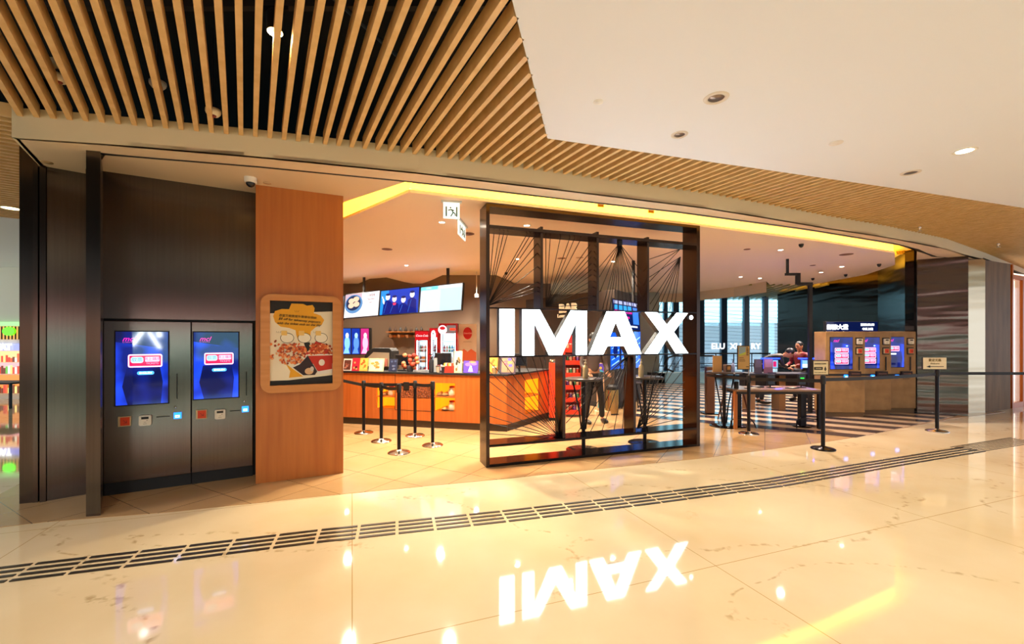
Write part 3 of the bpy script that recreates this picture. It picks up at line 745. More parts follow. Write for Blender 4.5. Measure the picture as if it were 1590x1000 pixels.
# cords (all anchored on the frame's middle plane)
OFF = .13
def cords(pt, ends, ox, oy, sc, nm='cord_fan'):
    b = MB(); s0, z0 = FPt(ox+pt[0]/sc, oy+pt[1]/sc, OFF)
    for e in ends:
        s1, z1 = FPt(ox+e[0]/sc, oy+e[1]/sc, OFF)
        s1 = min(max(s1, .04), FW-.05)
        b.tube([(s0, OFF, z0), (s1, OFF, z1)], .0052, 5)
    b.build(nm, M_matt, r)
U = (730, 300, 4.297); D = (730, 500, 4.168)
cords((114, 752), [(160, 262), (198, 262), (225, 262), (253, 262), (380, 272), (405, 275), (438, 278), (447, 335), (447, 400), (447, 490), (457, 590), (457, 622), (457, 652)], *U)
cords((505, 757), [(505, 282), (535, 284), (603, 290), (665, 296), (697, 300), (740, 303), (800, 342), (808, 385), (808, 425), (808, 470), (808, 510), (808, 545), (808, 585), (815, 625), (820, 685), (820, 745)], *U)
cords((997, 335), [(862, 495), (862, 560), (866, 660), (880, 785), (905, 785), (930, 785), (958, 785), (985, 785), (1020, 785), (1050, 785), (1085, 785), (1120, 785), (1140, 690), (1140, 615), (1140, 520)], *U)
cords((1403, 372), [(1197, 440), (1197, 505), (1197, 590)], *U)
cords((1403, 425), [(1197, 560), (1197, 650), (1200, 740), (1215, 785), (1250, 785), (1290, 785), (1330, 785), (1362, 785)], *U)
cords((590, 752), [(114, 245), (114, 310), (114, 375), (114, 455), (114, 535), (114, 605), (114, 655), (114, 722), (185, 222), (260, 222), (330, 222), (400, 222), (450, 222), (478, 222), (520, 330)], *D)
cords((1020, 222), [(620, 655), (620, 590), (690, 722), (775, 718), (850, 712), (930, 705), (620, 500), (620, 560), (985, 700)], *D)
cords((1080, 690), [(1205, 222), (1245, 222), (1290, 222), (1330, 222), (1372, 222), (1388, 300), (1388, 385), (1388, 435), (1388, 545), (1388, 620)], *D)
# illuminated letters: built on the band between the rails
M_letter = mat('letter_face_lit', '#ffffff', .4, emis='#eafaff', es=9)
M_lside = mat('letter_side', '#39434c', .4, .3)
def letter(nm, label, polys):
    rt = root(nm, label, 'sign letter', (FA.x, FA.y), FR, 'lit letters of the big sign')
    fb = MB(); fb.use(M_letter); bb = MB(); bb.use(M_lside)
    for p in polys: fb.prism(p, -.006, .0, 'y'); bb.prism(p, .0, .11, 'y')
    fb.build('lit_face', parent=rt); bb.build('side_return', parent=rt)
def sx(px, py=516): return FPt(px, py)[0]
z0, z1 = ZB+.002, ZT-.002; H = z1-z0
q = lambda *a: a
x0, x1 = sx(775.5), sx(798.5); letter('sign_letter', 'glowing white letter I, first in the big sign', [[(x0, z0), (x1, z0), (x1, z1), (x0, z1)]])
x0, x1 = sx(811), sx(911); w = x1-x0; sw = w*.175; m_ = (x0+x1)/2
letter('sign_letter', 'glowing white letter M, second in the big sign', [[(x0, z0), (x0+sw, z0), (x0+sw, z0+H*.72), (m_-w*.1, z0), (m_+w*.1, z0), (x1-sw, z0+H*.72), (x1-sw, z0), (x1, z0), (x1, z1), (x1-w*.26, z1), (m_, z0+H*.36), (x0+w*.26, z1), (x0, z1)]])
x0, x1 = sx(914.5), sx(995.5); w = x1-x0; m_ = (x0+x1)/2
A_pts = lambda t: None
letter('sign_letter', 'glowing white letter A, third in the big sign', [
    [(x0, z0), (x0+w*.26, z0), (x0+w*.335, z0+H*.19), (m_, z0+H*.19), (m_, z0+H*.40), (x0+w*.385, z0+H*.40), (m_, z0+H*.76), (m_, z1), (x0+w*.33, z1)],
    [(x1, z0), (x1-w*.33, z1), (m_, z1), (m_, z0+H*.76), (x1-w*.385, z0+H*.40), (m_, z0+H*.40), (m_, z0+H*.19), (x1-w*.335, z0+H*.19), (x1-w*.26, z0)]])
x0, x1 = sx(1001), sx(1068); w = x1-x0; m_ = (x0+x1)/2
letter('sign_letter', 'glowing white letter X, fourth in the big sign', [[(x0, z0), (x0+w*.29, z0), (m_, z0+H*.36), (x1-w*.29, z0), (x1, z0), (x0+w*.66, z0+H*.53), (x1-w*.01, z1), (x1-w*.27, z1), (m_, z0+H*.70), (x0+w*.28, z1), (x0+w*.01, z1), (x0+w*.34, z0+H*.53)]])
x0, zz = FPt(1073, 493); 
rt = root('sign_letter', 'small round glowing trademark dot at the right end of the sign', 'sign letter', (FA.x, FA.y), FR)
b = MB(); b.prism(oval(x0, zz, .03, .03), -.006, .0, 'y'); b.build('lit_face', M_letter, rt)
b = MB(); b.prism(oval(x0, zz, .03, .03), .0, .05, 'y'); b.build('side_return', M_lside, rt)
# small spotlight hung under the frame's upper shelf
s_, z_ = FPt(962, 376, .1)
rt = root('spotlight', 'small black spotlight clipped under the upper shelf of the sign frame', 'spotlight', (FA.x, FA.y), FR)
b = MB(); b.cyl((s_, .1), .02, z_, 2.958, 10); b.build('bracket', M_matt, rt); b = MB(); b.box(s_-.03, s_+.03, .07, .13, z_-.05, z_+.03); b.build('lamp_body', M_matt, rt, .01)
# ------------------------------------------------------------------ concession counter
CA = Vector((-3.156, 8.17)); CB = Vector((-.09, 7.43)); CC = Vector((.73, 8.70))
CR = math.atan2(CB.y-CA.y, CB.x-CA.x); CL = (CB-CA).length; CR2 = math.atan2(CC.y-CB.y, CC.x-CB.x); CL2 = (CC-CB).length
def CP(px, py, off=0.0): return onplane(px, py, CA, CR, off)
def CP2(px, py, off=0.0): return onplane(px, py, CB, CR2, off)
HC = .955
r = root('concession_counter', 'long orange-wood snack counter with lit display niches and black worktop edge', 'counter', (CA.x, CA.y), CR)
def rect(f, x0, y0, x1, y1):
    a, z1 = f(x0, y0); c, z0 = f(x1, y1); return (a, c, z0, z1)
nA = rect(CP, 584, 597, 613, 635); nB = rect(CP, 674, 594.5, 706.5, 639.5); nM = rect(CP, 616, 596, 669, 619.5)
b = MB(); b.holed(-2.0, CL, .13, HC, 0, .05, [nA, nB, nM]); b.box(-2.0, CL, .6, .65, .13, HC); b.build('front_panel', M_cwood, r)
b = MB(); b.box(-2.0, CL+.0, .03, .06, 0, .13); b.build('plinth', M_kick, r)
b = MB(); b.box(-2.0, CL+.02, -.02, .66, HC, HC+.03); b.build('worktop', M_matt, r)
b = MB(); s_ = CP(613.5, 600)[0]; z_ = CP(650, 637.5)[1]; b.box(s_-.004, s_+.004, -.003, 0, z_, HC); b.box(s_, CP(671, 600)[0], -.003, 0, z_-.008, z_); b.build('panel_seam', M_matt, r)
def niche(rt, h, dep=.34, amber=True):
    x0, x1, z0, z1 = h; b = MB(); b.box(x0-.01, x1+.01, dep, dep+.02, z0, z1); b.box(x0-.02, x0, .05, dep, z0, z1); b.box(x1, x1+.02, .05, dep, z0, z1)
    o = b.build('niche_lining', M_orange, rt); o['label'] = 'amber back-lit niche lining'
    MB().box(x0, x1, .01, dep, z0-.015, z0).build('niche_floor', M_cwood, rt); MB().box(x0, x1, .01, dep, (z0+z1)/2-.01, (z0+z1)/2+.01).build('shelf', M_cwood, rt); MB().box(x0, x1, .05, dep, z1, z1+.01).build('niche_top', M_cwood, rt)
niche(r, nA); niche(r, nB)
x0, x1, z0, z1 = nM
b = MB(); b.box(x0, x1, .2, .22, z0, z1); b.box(x0, x1, .05, .2, z0-.01, z0); b.build('niche_lining', M_orange, r)
b = MB(); pc = mat('caramel_popcorn', '#b05a1a', .5, noise=((60, 60, 60), '#5e2a08', .4, .6), bump=((45, 45, 45), 1.0, .03)); b.use(pc)
b.box(x0+.05, x1-.01, .02, .19, z0+.0, z1-.03)
rr = random.Random(5)
for i in range(26):
    for j in range(10): b.ball((x0+.07+i*(x1-x0-.09)/26, .02, z0+.02+j*(z1-z0-.05)/10), .014+rr.random()*.006, n=6)
o = tag(b.build('popcorn_heap', loc=(CA.x, CA.y, 0), rz=CR), 'heap of caramel popcorn behind the counter display window', 'popcorn', kind='stuff')
# items inside the niches
def item(nm, label, cat, fn, at, rz=0, group=None):
    rt = root(nm, label, cat, at, rz, group); fn(rt); return rt
def plate(rt): b = MB(); b.lathe([(.02, 0), (.05, .004), (.085, .025), (.088, .028), (.05, .012), (0, .01)], n=18); b.use(MATS['paint_#f4ead2_0.6'] if 'paint_#f4ead2_0.6' in MATS else paint('#f4ead2')); b.build('dish', paint('#f4ead2'), rt); b = MB(); b.ball((0, 0, .035), .055, .055, .03, 12); b.ball((.03, .01, .05), .03, n=8); b.build('bun', paint('#e2a860'), rt)
def jar(rt): b = MB(); b.lathe([(.05, 0), (.065, .02), (.065, .11), (.045, .14), (.045, .15)], n=16); b.build('jar_body', paint('#f0e6cc', .2), rt); b = MB(); b.lathe([(.05, .15), (.05, .175), (.02, .18)], n=16); b.build('lid', paint('#c03020'), rt)
def locC(f, R, A, px, off, z):      # a point on the counter plane for column px at depth off
    s, _ = f(px, 500, off); e = Vector((math.cos(R), math.sin(R))); n = Vector((-e.y, e.x)); p = A+e*s+n*off; return (p.x, p.y, z)
zA0, zA1 = nA[2], (nA[2]+nA[3])/2+.01; zB0, zB1 = nB[2], (nB[2]+nB[3])/2+.01
it = [(598, zA1, plate, 'cream dish with a bun in the left counter niche, beside another dish'), (608, zA1, jar, 'cream jar with red lid in the left counter niche'),
      (683, zB1, plate, 'leftmost dish with a bun on the upper shelf of the right counter niche'), (692, zB1, plate, 'middle dish with a bun on the upper shelf of the right counter niche'),
      (702, zB1, jar, 'cream jar with red lid on the upper shelf of the right counter niche'), (691, zB0, plate, 'dish with a bun alone on the lower shelf of the right counter niche'), (702, zB0, jar, 'cream jar with red lid on the lower shelf of the right counter niche')]
for px, z, fn, lb in it:
    item('dish_of_buns' if fn is plate else 'jar', lb, 'dish' if fn is plate else 'jar', fn, locC(CP, CR, CA, px, .12, z), 0, 'food dummies in the counter niches')
# angled end of the counter
r2 = root('concession_counter', 'angled end section of the orange-wood counter with one small lit niche', 'counter', (CB.x, CB.y), CR2)
nC = rect(CP2, 815, 590.5, 839, 637); 
b = MB(); b.holed(0, CL2, .13, HC, 0, .05, [nC]); b.build('front_panel', M_cwood, r2)
b = MB(); b.box(0.02, CL2, .03, .06, 0, .13); b.build('plinth', M_kick, r2)
b = MB(); b.box(-.02, CL2+.03, -.02, .62, HC+.001, HC+.031); b.build('worktop', M_matt, r2)
b = MB(); b.box(CL2-.03, CL2+.01, .0, .6, .0, HC); b.build('end_panel', M_matt, r2)
niche(r2, nC, .25)
# things on the worktop
ZW = HC+.032
def card(nm, label, px0, px1, py, cols, off=.08, lean=.2, f=CP, R=CR, A=CA, cat='menu card', group='display cards on the counter', draw=None):
    s0, zt = f(px0, py, off); s1, _ = f(px1, py, off); h = zt-ZW; w = s1-s0
    e = Vector((math.cos(R), math.sin(R))); n = Vector((-e.y, e.x)); p = A+e*(s0+w/2)+n*off
    rt = root(nm, label, cat, (p.x, p.y, ZW), R, group)
    M_ = Matrix.Rotation(-lean, 4, 'X')
    b = MB(); b.use(paint(cols[0])); b.box(-w/2, w/2, 0, .008, 0, h/math.cos(lean), M_)
    o = b.build('card', parent=rt)
    b = MB()
    rr = random.Random(int(px0*7)); 
    if draw: draw(b, w, h)
    else:
        b.use(paint(cols[1])); b.sheet(rrect(-w*.4, w*.4, h*.08, h*.9, w*.05), -.003)
        for k in range(6):
            b.use(paint(cols[2+k % (len(cols)-2)])); cx, cz = rr.uniform(-w*.25, w*.25), h*rr.uniform(.15, .85)
            b.sheet(oval(cx, cz, w*.13, h*.08), -.005-.001*k, .001)
    for i, v in enumerate(b.v): b.v[i] = tuple(M_ @ Vector(v))
    b.build('print', parent=rt)
    b = MB(); b.box(-w*.3, w*.3, .01, .07, 0, .006); b.box(-.004, .004, .005, .07, 0, h*.3); b.build('stand', M_matt, rt)
    return rt
card('display_card', 'tall narrow brown and white menu card, leftmost on the counter', 532, 545, 557, ['#e9e0d4', '#5e2e20', '#8a4a3a', '#b0705a'])
card('display_card', 'red menu card on the counter between brown card and orange card', 546, 557, 556, ['#e0283c', '#d02038', '#f0a060', '#5a1a18'])
card('display_card', 'orange menu card with two round dishes on the counter', 557.5, 570, 556, ['#f2b84a', '#f6c860', '#e05a20', '#d07018'])
card('display_card', 'wide cream menu card with four pictures on the counter', 572, 595, 556.5, ['#f6e0b0', '#fbeecd', '#e8b050', '#d09038', '#c8a060'])
card('display_card', 'small dark blue poster card on the counter before the register', 603, 616, 557.5, ['#2a3048', '#232a4a', '#6a7088', '#4a5a80'])
card('display_card', 'tilted cream menu card on a stand, left of the purple card', 704, 717, 545, ['#ecd2a0', '#f0dcb4', '#3a3028', '#8a6a40'], off=.12, lean=.1)
def purple(b, w, h):
    b.use(paint('#5a3ab8')); b.sheet(rrect(-w*.48, w*.48, h*.02, h*.98, .01), -.003)
    b.use(paint('#8a6ae0')); b.sheet(oval(-w*.2, h*.7, w*.2, h*.14), -.004); b.sheet(oval(w*.2, h*.75, w*.2, h*.12), -.004); b.use(paint('#d88a50')); b.sheet(oval(w*.1, h*.9, w*.25, h*.08), -.005)
    b.use(paint('#e8e4ff')); b.sheet([(-w*.16, h*.12), (w*.16, h*.12), (w*.05, h*.6), (-w*.05, h*.6)], -.006)
card('display_card', 'purple and blue picture card with white figure shape on the counter', 719, 742, 560, ['#3a2a78', '#5a3ab8', '#8a6ae0'], draw=purple)
card('display_card', 'orange card on the counter just right of the frame post', 757, 772, 554, ['#e8882c', '#f09a3a', '#d06a18'])
card('display_card', 'multicoloured snack picture board on the counter behind the sign', 776, 800, 553, ['#4a3a50', '#a08060', '#e05a70', '#6a60c0', '#e0b060'])
# register screen, coffee grinder-like machine, flowers, cups, pump bottle
def atop(px, off): return locC(CP, CR, CA, px, off, ZW)
def z_of(px, py, off): return CP(px, py, off)[1]
def monitor(rt, w, h, zb, face='#15171c', tilt=.0):
    b = MB(); b.box(-w/2, w/2, -.02, .02, zb, zb+h); b.build('housing', M_matt, rt, .006)
    b = MB(); b.box(-w/2+.015, w/2-.015, -.024, -.02, zb+.015, zb+h-.015); b.build('screen', glow(face, .8) if face != '#15171c' else paint(face, .15), rt)
    b = MB(); b.cyl((0, .02), .02, .01, zb+.05, 10); b.box(-w*.25, w*.25, -.08, .1, 0, .015); b.build('stand', M_matt, rt)
for px, w, h, zb, lb in ((627, .34, .2, .1, 'black cash register screen on the counter behind the dark blue card'), (688, .32, .22, .12, 'black cash register screen on the counter in front of the right fridge'), (806, .3, .22, .12, 'black cash register screen on the counter seen under the letter M')):
    item('cash_register', lb, 'cash register', lambda rt, w=w, h=h, zb=zb: monitor(rt, w, h, zb), atop(px, .38), CR, 'cash registers')
def dome(rt):
    b = MB(); b.prism([(-.3, 0), (.3, 0), (.3, .36), (.24, .42), (-.1, .42), (-.24, .36), (-.3, .25)], -.14, .14, 'y'); b.build('housing', M_matt, rt, .01)
    b = MB(); b.use(paint('#9a8a74', .2)); b.sheet([(-.24, .06), (.24, .06), (.24, .33), (-.1, .34), (-.24, .22)], -.146, .004); b.build('window', parent=rt)
    b = MB()
    for i in range(5): b.use(paint(['#c8b8a0', '#6a4a38', '#e8e0d0', '#8a7a68', '#a05a48'][i])); b.lathe([(.03, 0), (.035, .12), (.02, .15)], (-.18+i*.09, -.158, .07), 10)
    b.build('bottles', parent=rt)
item('display_warmer', 'black cabinet with rounded top and glass front behind the menu cards', 'display cabinet', dome, atop(593, .62), CR)
def teddy(rt):
    b = MB()
    rr = random.Random(2)
    for k in range(26):
        b.use(paint(rr.choice(['#c8452c', '#e08a5a', '#8a2a18', '#2a3a24', '#f0d0c0', '#402018'])))
        b.ball((rr.uniform(-.15, .15), rr.uniform(-.06, .06), .08+rr.random()*.22), .03+rr.random()*.02, n=8)
    b.build('blossoms', parent=rt); b = MB(); b.lathe([(.05, 0), (.07, .1), (.06, .11)], n=12); b.build('vase', paint('#2a2a30'), rt)
item('flower_arrangement', 'bunch of red and brown dried flowers on the counter by the left fridge', 'flowers', teddy, atop(637, .15), CR)
def cups(cols):
    def f(rt):
        b = MB(); b.use(paint(cols[0])); b.lathe([(.028, 0), (.04, .1), (.042, .105)], n=14); b.build('cup', parent=rt)
        b = MB(); b.use(paint(cols[1])); b.lathe([(.044, .105), (.044, .115), (.03, .125)], n=14); b.build('lid', parent=rt)
    return f
for px, c_, lb in ((680, ('#c8b8a0', '#3a2a20'), 'cream cup with dark lid, leftmost of the cups on the counter'), (688, ('#2a2028', '#8a7a68'), 'dark cup on the counter left of the red snack tray'), (768, ('#c0a070', '#e8d8b0'), 'tan cup beside the orange card on the counter')):
    item('paper_cup', lb, 'cup', cups(c_), atop(px, .06), 0, 'cups on the counter')
def tray(rt):
    b = MB(); b.use(paint('#b83020')); b.box(-.09, .09, -.05, .05, 0, .12); b.build('tray', parent=rt)
    b = MB()
    for i in range(6): b.use(paint(['#e8c040', '#d8d0c0', '#c05030'][i % 3])); b.box(-.08+i*.028, -.06+i*.028, -.04, .04, .1, .17)
    b.build('sachets', parent=rt)
item('snack_tray', 'red box of small snack packets on the counter', 'box', tray, atop(697, .1), CR)
def pump(scale=1, body='#e8e4da', cap='#f4f4f4'):
    def f(rt):
        b = MB(); k = scale; b.lathe([(.035*k, 0), (.037*k, .01*k), (.037*k, .13*k), (.03*k, .16*k), (.013*k, .185*k), (.013*k, .2*k)], n=16); b.build('bottle', paint(body, .25), rt)
        b = MB(); b.lathe([(.018*k, .2*k), (.018*k, .22*k), (.006*k, .222*k), (.006*k, .245*k)], n=12); b.box(-.03*k, .01*k, -.007*k, .007*k, .243*k, .256*k); b.build('pump_head', paint(cap, .3), rt)
    return f
item('pump_bottle', 'dark tall hand pump bottle on the counter in front of the cash register', 'bottle', pump(1.3, '#2a2a30', '#1a1a1a'), atop(670, .07), 0)
# thin card holder beside the fridge, seen almost edge on
item('card_holder', 'slim grey upright ticket holder on the counter edge', 'holder', lambda rt: (MB().box(-.012, .012, 0, .06, 0, .26).build('plate', paint('#8a9094'), rt), MB().box(-.03, .03, -.02, .08, 0, .012).build('base', M_matt, rt)), atop(673.5, .02), CR-.9)

# ------------------------------------------------------------------ behind the counter: fridges, shelf, panels
def P2(px, Y): return Vector(((px-CX)/F*Y, Y))
def zat(py, Y): return CH+(HY-py)/F*Y
def fridge(px0, px1, Y, ztop, label, hdr):
    a, c = P2(px0, Y), P2(px1, Y); w = c.x-a.x
    rt = root('drinks_fridge', label, 'fridge', (a.x, Y), 0, 'red drinks fridges')
    b = MB(); b.box(0, w, .0, .03, 0, ztop-.32); b.v = []; b.f = []; b.mi = []; b.sm = []
    b.holed(0, w, 0, ztop, 0, .05, [(.05, w-.05, .12, ztop-.27)]); b.box(0, .04, .05, .6, 0, ztop); b.box(w-.04, w, .05, .6, 0, ztop); b.box(0, w, .05, .6, ztop-.27, ztop); b.box(0, w, .05, .6, 0, .12)
    b.build('cabinet', paint('#b5121f', .3), rt)
    b = MB(); b.box(.04, w-.04, .55, .58, .12, ztop-.27); o = b.build('lit_interior', glow('#c4eaf4', 1.5), rt)
    b = MB()
    for k in range(5): b.box(.04, w-.04, .1, .55, .3+k*.3, .315+k*.3)
    b.build('shelf_rack', paint('#d8e8ea'), rt)
    b = MB(); b.box(.035, .07, .02, .06, .12, ztop-.27); b.box(w-.07, w-.035, .02, .06, .12, ztop-.27); b.build('light_tube', glow('#e8fbff', 4), rt)
    b = MB(); b.box(.05, w-.05, .02, .03, .12, ztop-.27); b.build('glass_door', M_glass, rt)
    b = MB(); b.box(w-.1, w-.08, -.04, -.02, .8, 1.3); b.box(w-.1, w-.08, -.03, .0, .8, .82); b.box(w-.1, w-.08, -.03, .0, 1.28, 1.3); b.build('door_handle', M_matt, rt)
    b = MB(); hdr(b, w, ztop); b.build('header_sign', parent=rt)
    rr = random.Random(int(px0)); cols = ['#c01828', '#1c7a44', '#e8e8e8', '#2a1a18', '#e07828', '#3a8ac0']
    for k in range(2, 5):
        for i in range(5):
            zb = .317+(k-1)*.3+.3*0; x = .11+i*(w-.22)/4
            if zb+.2 > ztop-.3: continue
            q_ = MB(); cc = rr.choice(cols); q_.use(paint(cc, .3)); q_.lathe([(.028, 0), (.03, .01), (.03, .12), (.012, .17), (.012, .185)], n=10)
            q_.use(paint('#f0f0f0')); q_.lathe([(.014, .185), (.014, .2)], n=8); q_.use(paint('#f2ece0')); q_.lathe([(.0305, .05), (.0305, .09)], n=10)
            o = q_.build('bottle', loc=(a.x+x, Y+.3, zb))
            tag(o, 'drink bottle standing in the %s' % ('left fridge' if px0 < 660 else 'middle fridge' if px0 < 675 else 'right fridge'), 'bottle', 'bottles in the %s fridge' % ('left' if px0 < 660 else 'middle' if px0 < 675 else 'right'))
    return rt
def hd1(b, w, z): b.use(glow('#d01020', .8)); b.box(.02, w-.02, -.004, 0, z-.26, z-.02); b.use(glow('#ffffff', .9)); text(b, 'Coca-Cola', w/2, -.006, z-.14, w*.2, .001, shear=.35)
def hd2(b, w, z):
    b.use(glow('#d01020', .8)); b.box(.02, w-.02, -.004, 0, z-.26, z-.02)
    b.use(glow('#f4f8ff', 2.2)); b.sheet(oval(w*.45, z-.2, w*.24, .13), -.01, .003); b.use(paint('#20242c')); b.sheet(oval(w*.42, z-.16, w*.06, .03), -.014, .002)
def hd3(b, w, z):
    b.use(glow('#7a6a66', .8)); b.box(w*.42, w-.04, -.004, 0, z-.26, z-.05); b.use(glow('#ffe8ec', 2)); b.sheet(oval(w*.2, z-.17, .12, .12), -.01, .003)
    b.use(glow('#c01424', 1)); b.sheet(oval(w*.2, z-.13, .08, .05), -.014, .002); b.use(glow('#ff2a14', 2)); b.box(w*.6, w*.9, -.008, -.004, z-.19, z-.13)
YF = 12.2
fridge(644, 666, YF, zat(513.5, YF), 'leftmost red drinks fridge with cursive white brand lettering', hd1)
fridge(666.5, 681, YF+.1, zat(509, YF), 'narrow middle red fridge with a round white light on top', hd2)
fridge(681.5, 710, YF-.1, zat(502.5, YF), 'widest and tallest red drinks fridge, next to the white poster', hd3)
# white drinks poster
a, c = P2(712, 12.2), P2(740, 12.2); w = c.x-a.x; zt = zat(503, 12.2)
rt = root('wall_poster', 'tall white poster with a red round drink emblem beside the right fridge', 'poster', (a.x, 12.2), 0)
b = MB(); b.box(0, w, 0, .04, .9, zt); b.build('board', paint('#cfc4ba'), rt)
b = MB(); b.use(paint('#b5121f')); b.sheet(oval(w*.5, zt-.26, .125, .17), -.003); b.use(paint('#c8603a')); b.sheet([(.01, .95), (w-.01, .95), (w-.01, 1.2), (w*.7, 1.3), (w*.5, 1.22), (w*.3, 1.3), (.01, 1.2)], -.003)
b.use(paint('#f4e8e8')); text(b, 'Coca-Cola', w*.5, -.006, zt-.26, .055, .001, shear=.35); b.use(paint('#6a5a54')); text(b, 'OPEN HAPPINESS', w*.5, -.004, zt-.5, .03, .001)
b.build('print', parent=rt)
# wooden hook shelf on the tiled wall
a, c = P2(602, 13.4), P2(662, 13.4)
zt = zat(515, 13.4)
rt = root('wall_shelf', 'narrow wooden wall shelf on the tiled back wall with hanging cups below', 'shelf', (a.x, 13.4), 0)
b = MB(); b.box(0, c.x-a.x, -.2, .1, zt-.02, zt); b.build('board', M_wood, rt)
b = MB(); b.box(.05, c.x-a.x, .05, .1, zt-.17, zt-.1); b.build('rail', M_wood, rt)
for k in range(5):
    m_ = MB(); m_.lathe([(.03, 0), (.05, .02), (.055, .09), (.05, .1)], n=12); m_.tube([(-.05, 0, .02), (-.09, 0, .05), (-.05, 0, .08)], .008, 6)
    o = m_.build('mug', mat('bronze_mug', '#a8744a', .3, .4), loc=(a.x+.12+k*.25, 13.3, zt-.19)); tag(o, 'bronze mug hanging from the rail under the wall shelf', 'mug', 'mugs under the wall shelf')
for k in range(7):
    m_ = MB(); rr = random.Random(k); m_.lathe([(.035, 0), (.05, .03), (.03, .09+.03*rr.random()), (.012, .12), (.012, .15)], n=10)
    o = m_.build('jug', paint(['#2a2018', '#4a3424', '#3a3a38'][k % 3]), loc=(a.x+.1+k*.16, 13.3, zt)); tag(o, 'small dark jug standing on the wall shelf', 'jug', 'jugs on the wall shelf')
# wall screens at left behind the counter
a, c = P2(529, 12.6), P2(571, 12.9)
rt = root('wall_screen', 'triple vertical blue and pink film poster screen on the back wall', 'screen', (P2(531, 12.8).x, 12.8), .1)
w = P2(572, 12.8).x-P2(531, 12.8).x; z0_, z1_ = zat(551, 12.8), zat(509, 12.8)
b = MB(); b.box(0, w+.06, 0, .1, z0_, z1_); b.build('housing', M_matt, rt)
b = MB()
for k, (c1, c2, c3) in enumerate((('#1a4ab0', '#88c8f0', '#d8f0ff'), ('#12309a', '#5a90e0', '#a8d8ff'), ('#c02a78', '#f0b8d8', '#ffe8f0'))):
    x0 = .02+k*w/3; b.use(glow(c1, 1)); b.box(x0, x0+w/3-.03, -.005, 0, z0_+.02, z1_-.02)
    b.use(glow(c2, 1)); b.sheet(oval(x0+w/6, (z0_+z1_)/2-.05, w*.1, .2), -.008, .001); b.sheet([(x0+.02, z0_+.04), (x0+w/3-.06, z0_+.04), (x0+w/6, z0_+.35)], -.009, .001); b.use(glow(c3, 1)); b.sheet(oval(x0+w/6, (z0_+z1_)/2+.17, w*.06, .08), -.01, .001)
b.build('picture', parent=rt)

# ------------------------------------------------------------------ hanging menu screens
def hung_screen(pts, depths, label, draw, nm='menu_screen', grp='hanging menu screens', rods=(.5,)):
    """pts: left-top, right-top, right-bottom, left-bottom in the photograph, depths at left and right"""
    (lt, rt_, rb, lb) = pts; YL, YR = depths
    A = P2((lt[0]+lb[0])/2, YL); B = P2((rt_[0]+rb[0])/2, YR)
    zl = (zat(lt[1], YL)+zat(lb[1], YL))/2; zr = (zat(rt_[1], YR)+zat(rb[1], YR))/2
    h = ((zat(lt[1], YL)-zat(lb[1], YL))+(zat(rt_[1], YR)-zat(rb[1], YR)))/2
    d = B-A; w = d.length; rz = math.atan2(d.y, d.x); roll = math.atan2(zr-zl, w)
    rt = root(nm, label, 'screen', (A.x, A.y), rz, grp)
    zm = zl
    Mx = Matrix.Translation((0, 0, zm)) @ Matrix.Rotation(-roll, 4, 'Y') @ Matrix.Rotation(-.12, 4, 'X')
    def tr(b): b.v = [tuple(Mx @ Vector(v)) for v in b.v]; return b
    tr(MB().box(0, w, 0, .06, -h/2, h/2)).build('housing', M_matt, rt, .004)
    b = MB(); draw(b, .02, w-.02, -h/2+.02, h/2-.02); tr(b).build('picture', parent=rt)
    for t in rods:
        z_ = zl+(zr-zl)*t+h*.3
        MB().box(w*t-.03, w*t+.03, .07, .11, z_, ZS+.1).build('hanger', M_matt, rt)
    return rt
def dr1(b, x0, x1, z0, z1):
    w = x1-x0; h = z1-z0; b.use(glow('#f4ece8', 1)); b.box(x0, x1, -.004, 0, z0, z1); b.use(glow('#c8a8b4', 1)); b.box(x0, x0+w*.5, -.006, -.004, z0+h*.55, z1)
    b.use(glow('#5a88b8', 1)); b.sheet(oval(x0+w*.27, z0+h*.56, w*.27, h*.4), -.008, .001); b.use(glow('#1c2c50', 1)); b.sheet(oval(x0+w*.26, z0+h*.6, w*.22, h*.32), -.010, .001)
    b.use(glow('#f0c0a0', 1.05))
    for cx, cz in ((.2, .7), (.34, .76), (.2, .5), (.36, .54)): b.sheet(oval(x0+w*cx, z0+h*cz, w*.09, h*.11), -.012, .001)
    b.use(glow('#8a4a58', .9)); text(b, '小食套餐', x0+w*.77, -.006, z0+h*.85, h*.12, .001); text(b, 'Tasty Bites', x0+w*.77, -.006, z0+h*.7, h*.1, .001, shear=.3); text(b, 'snack', x0+w*.77, -.006, z0+h*.57, h*.08, .001)
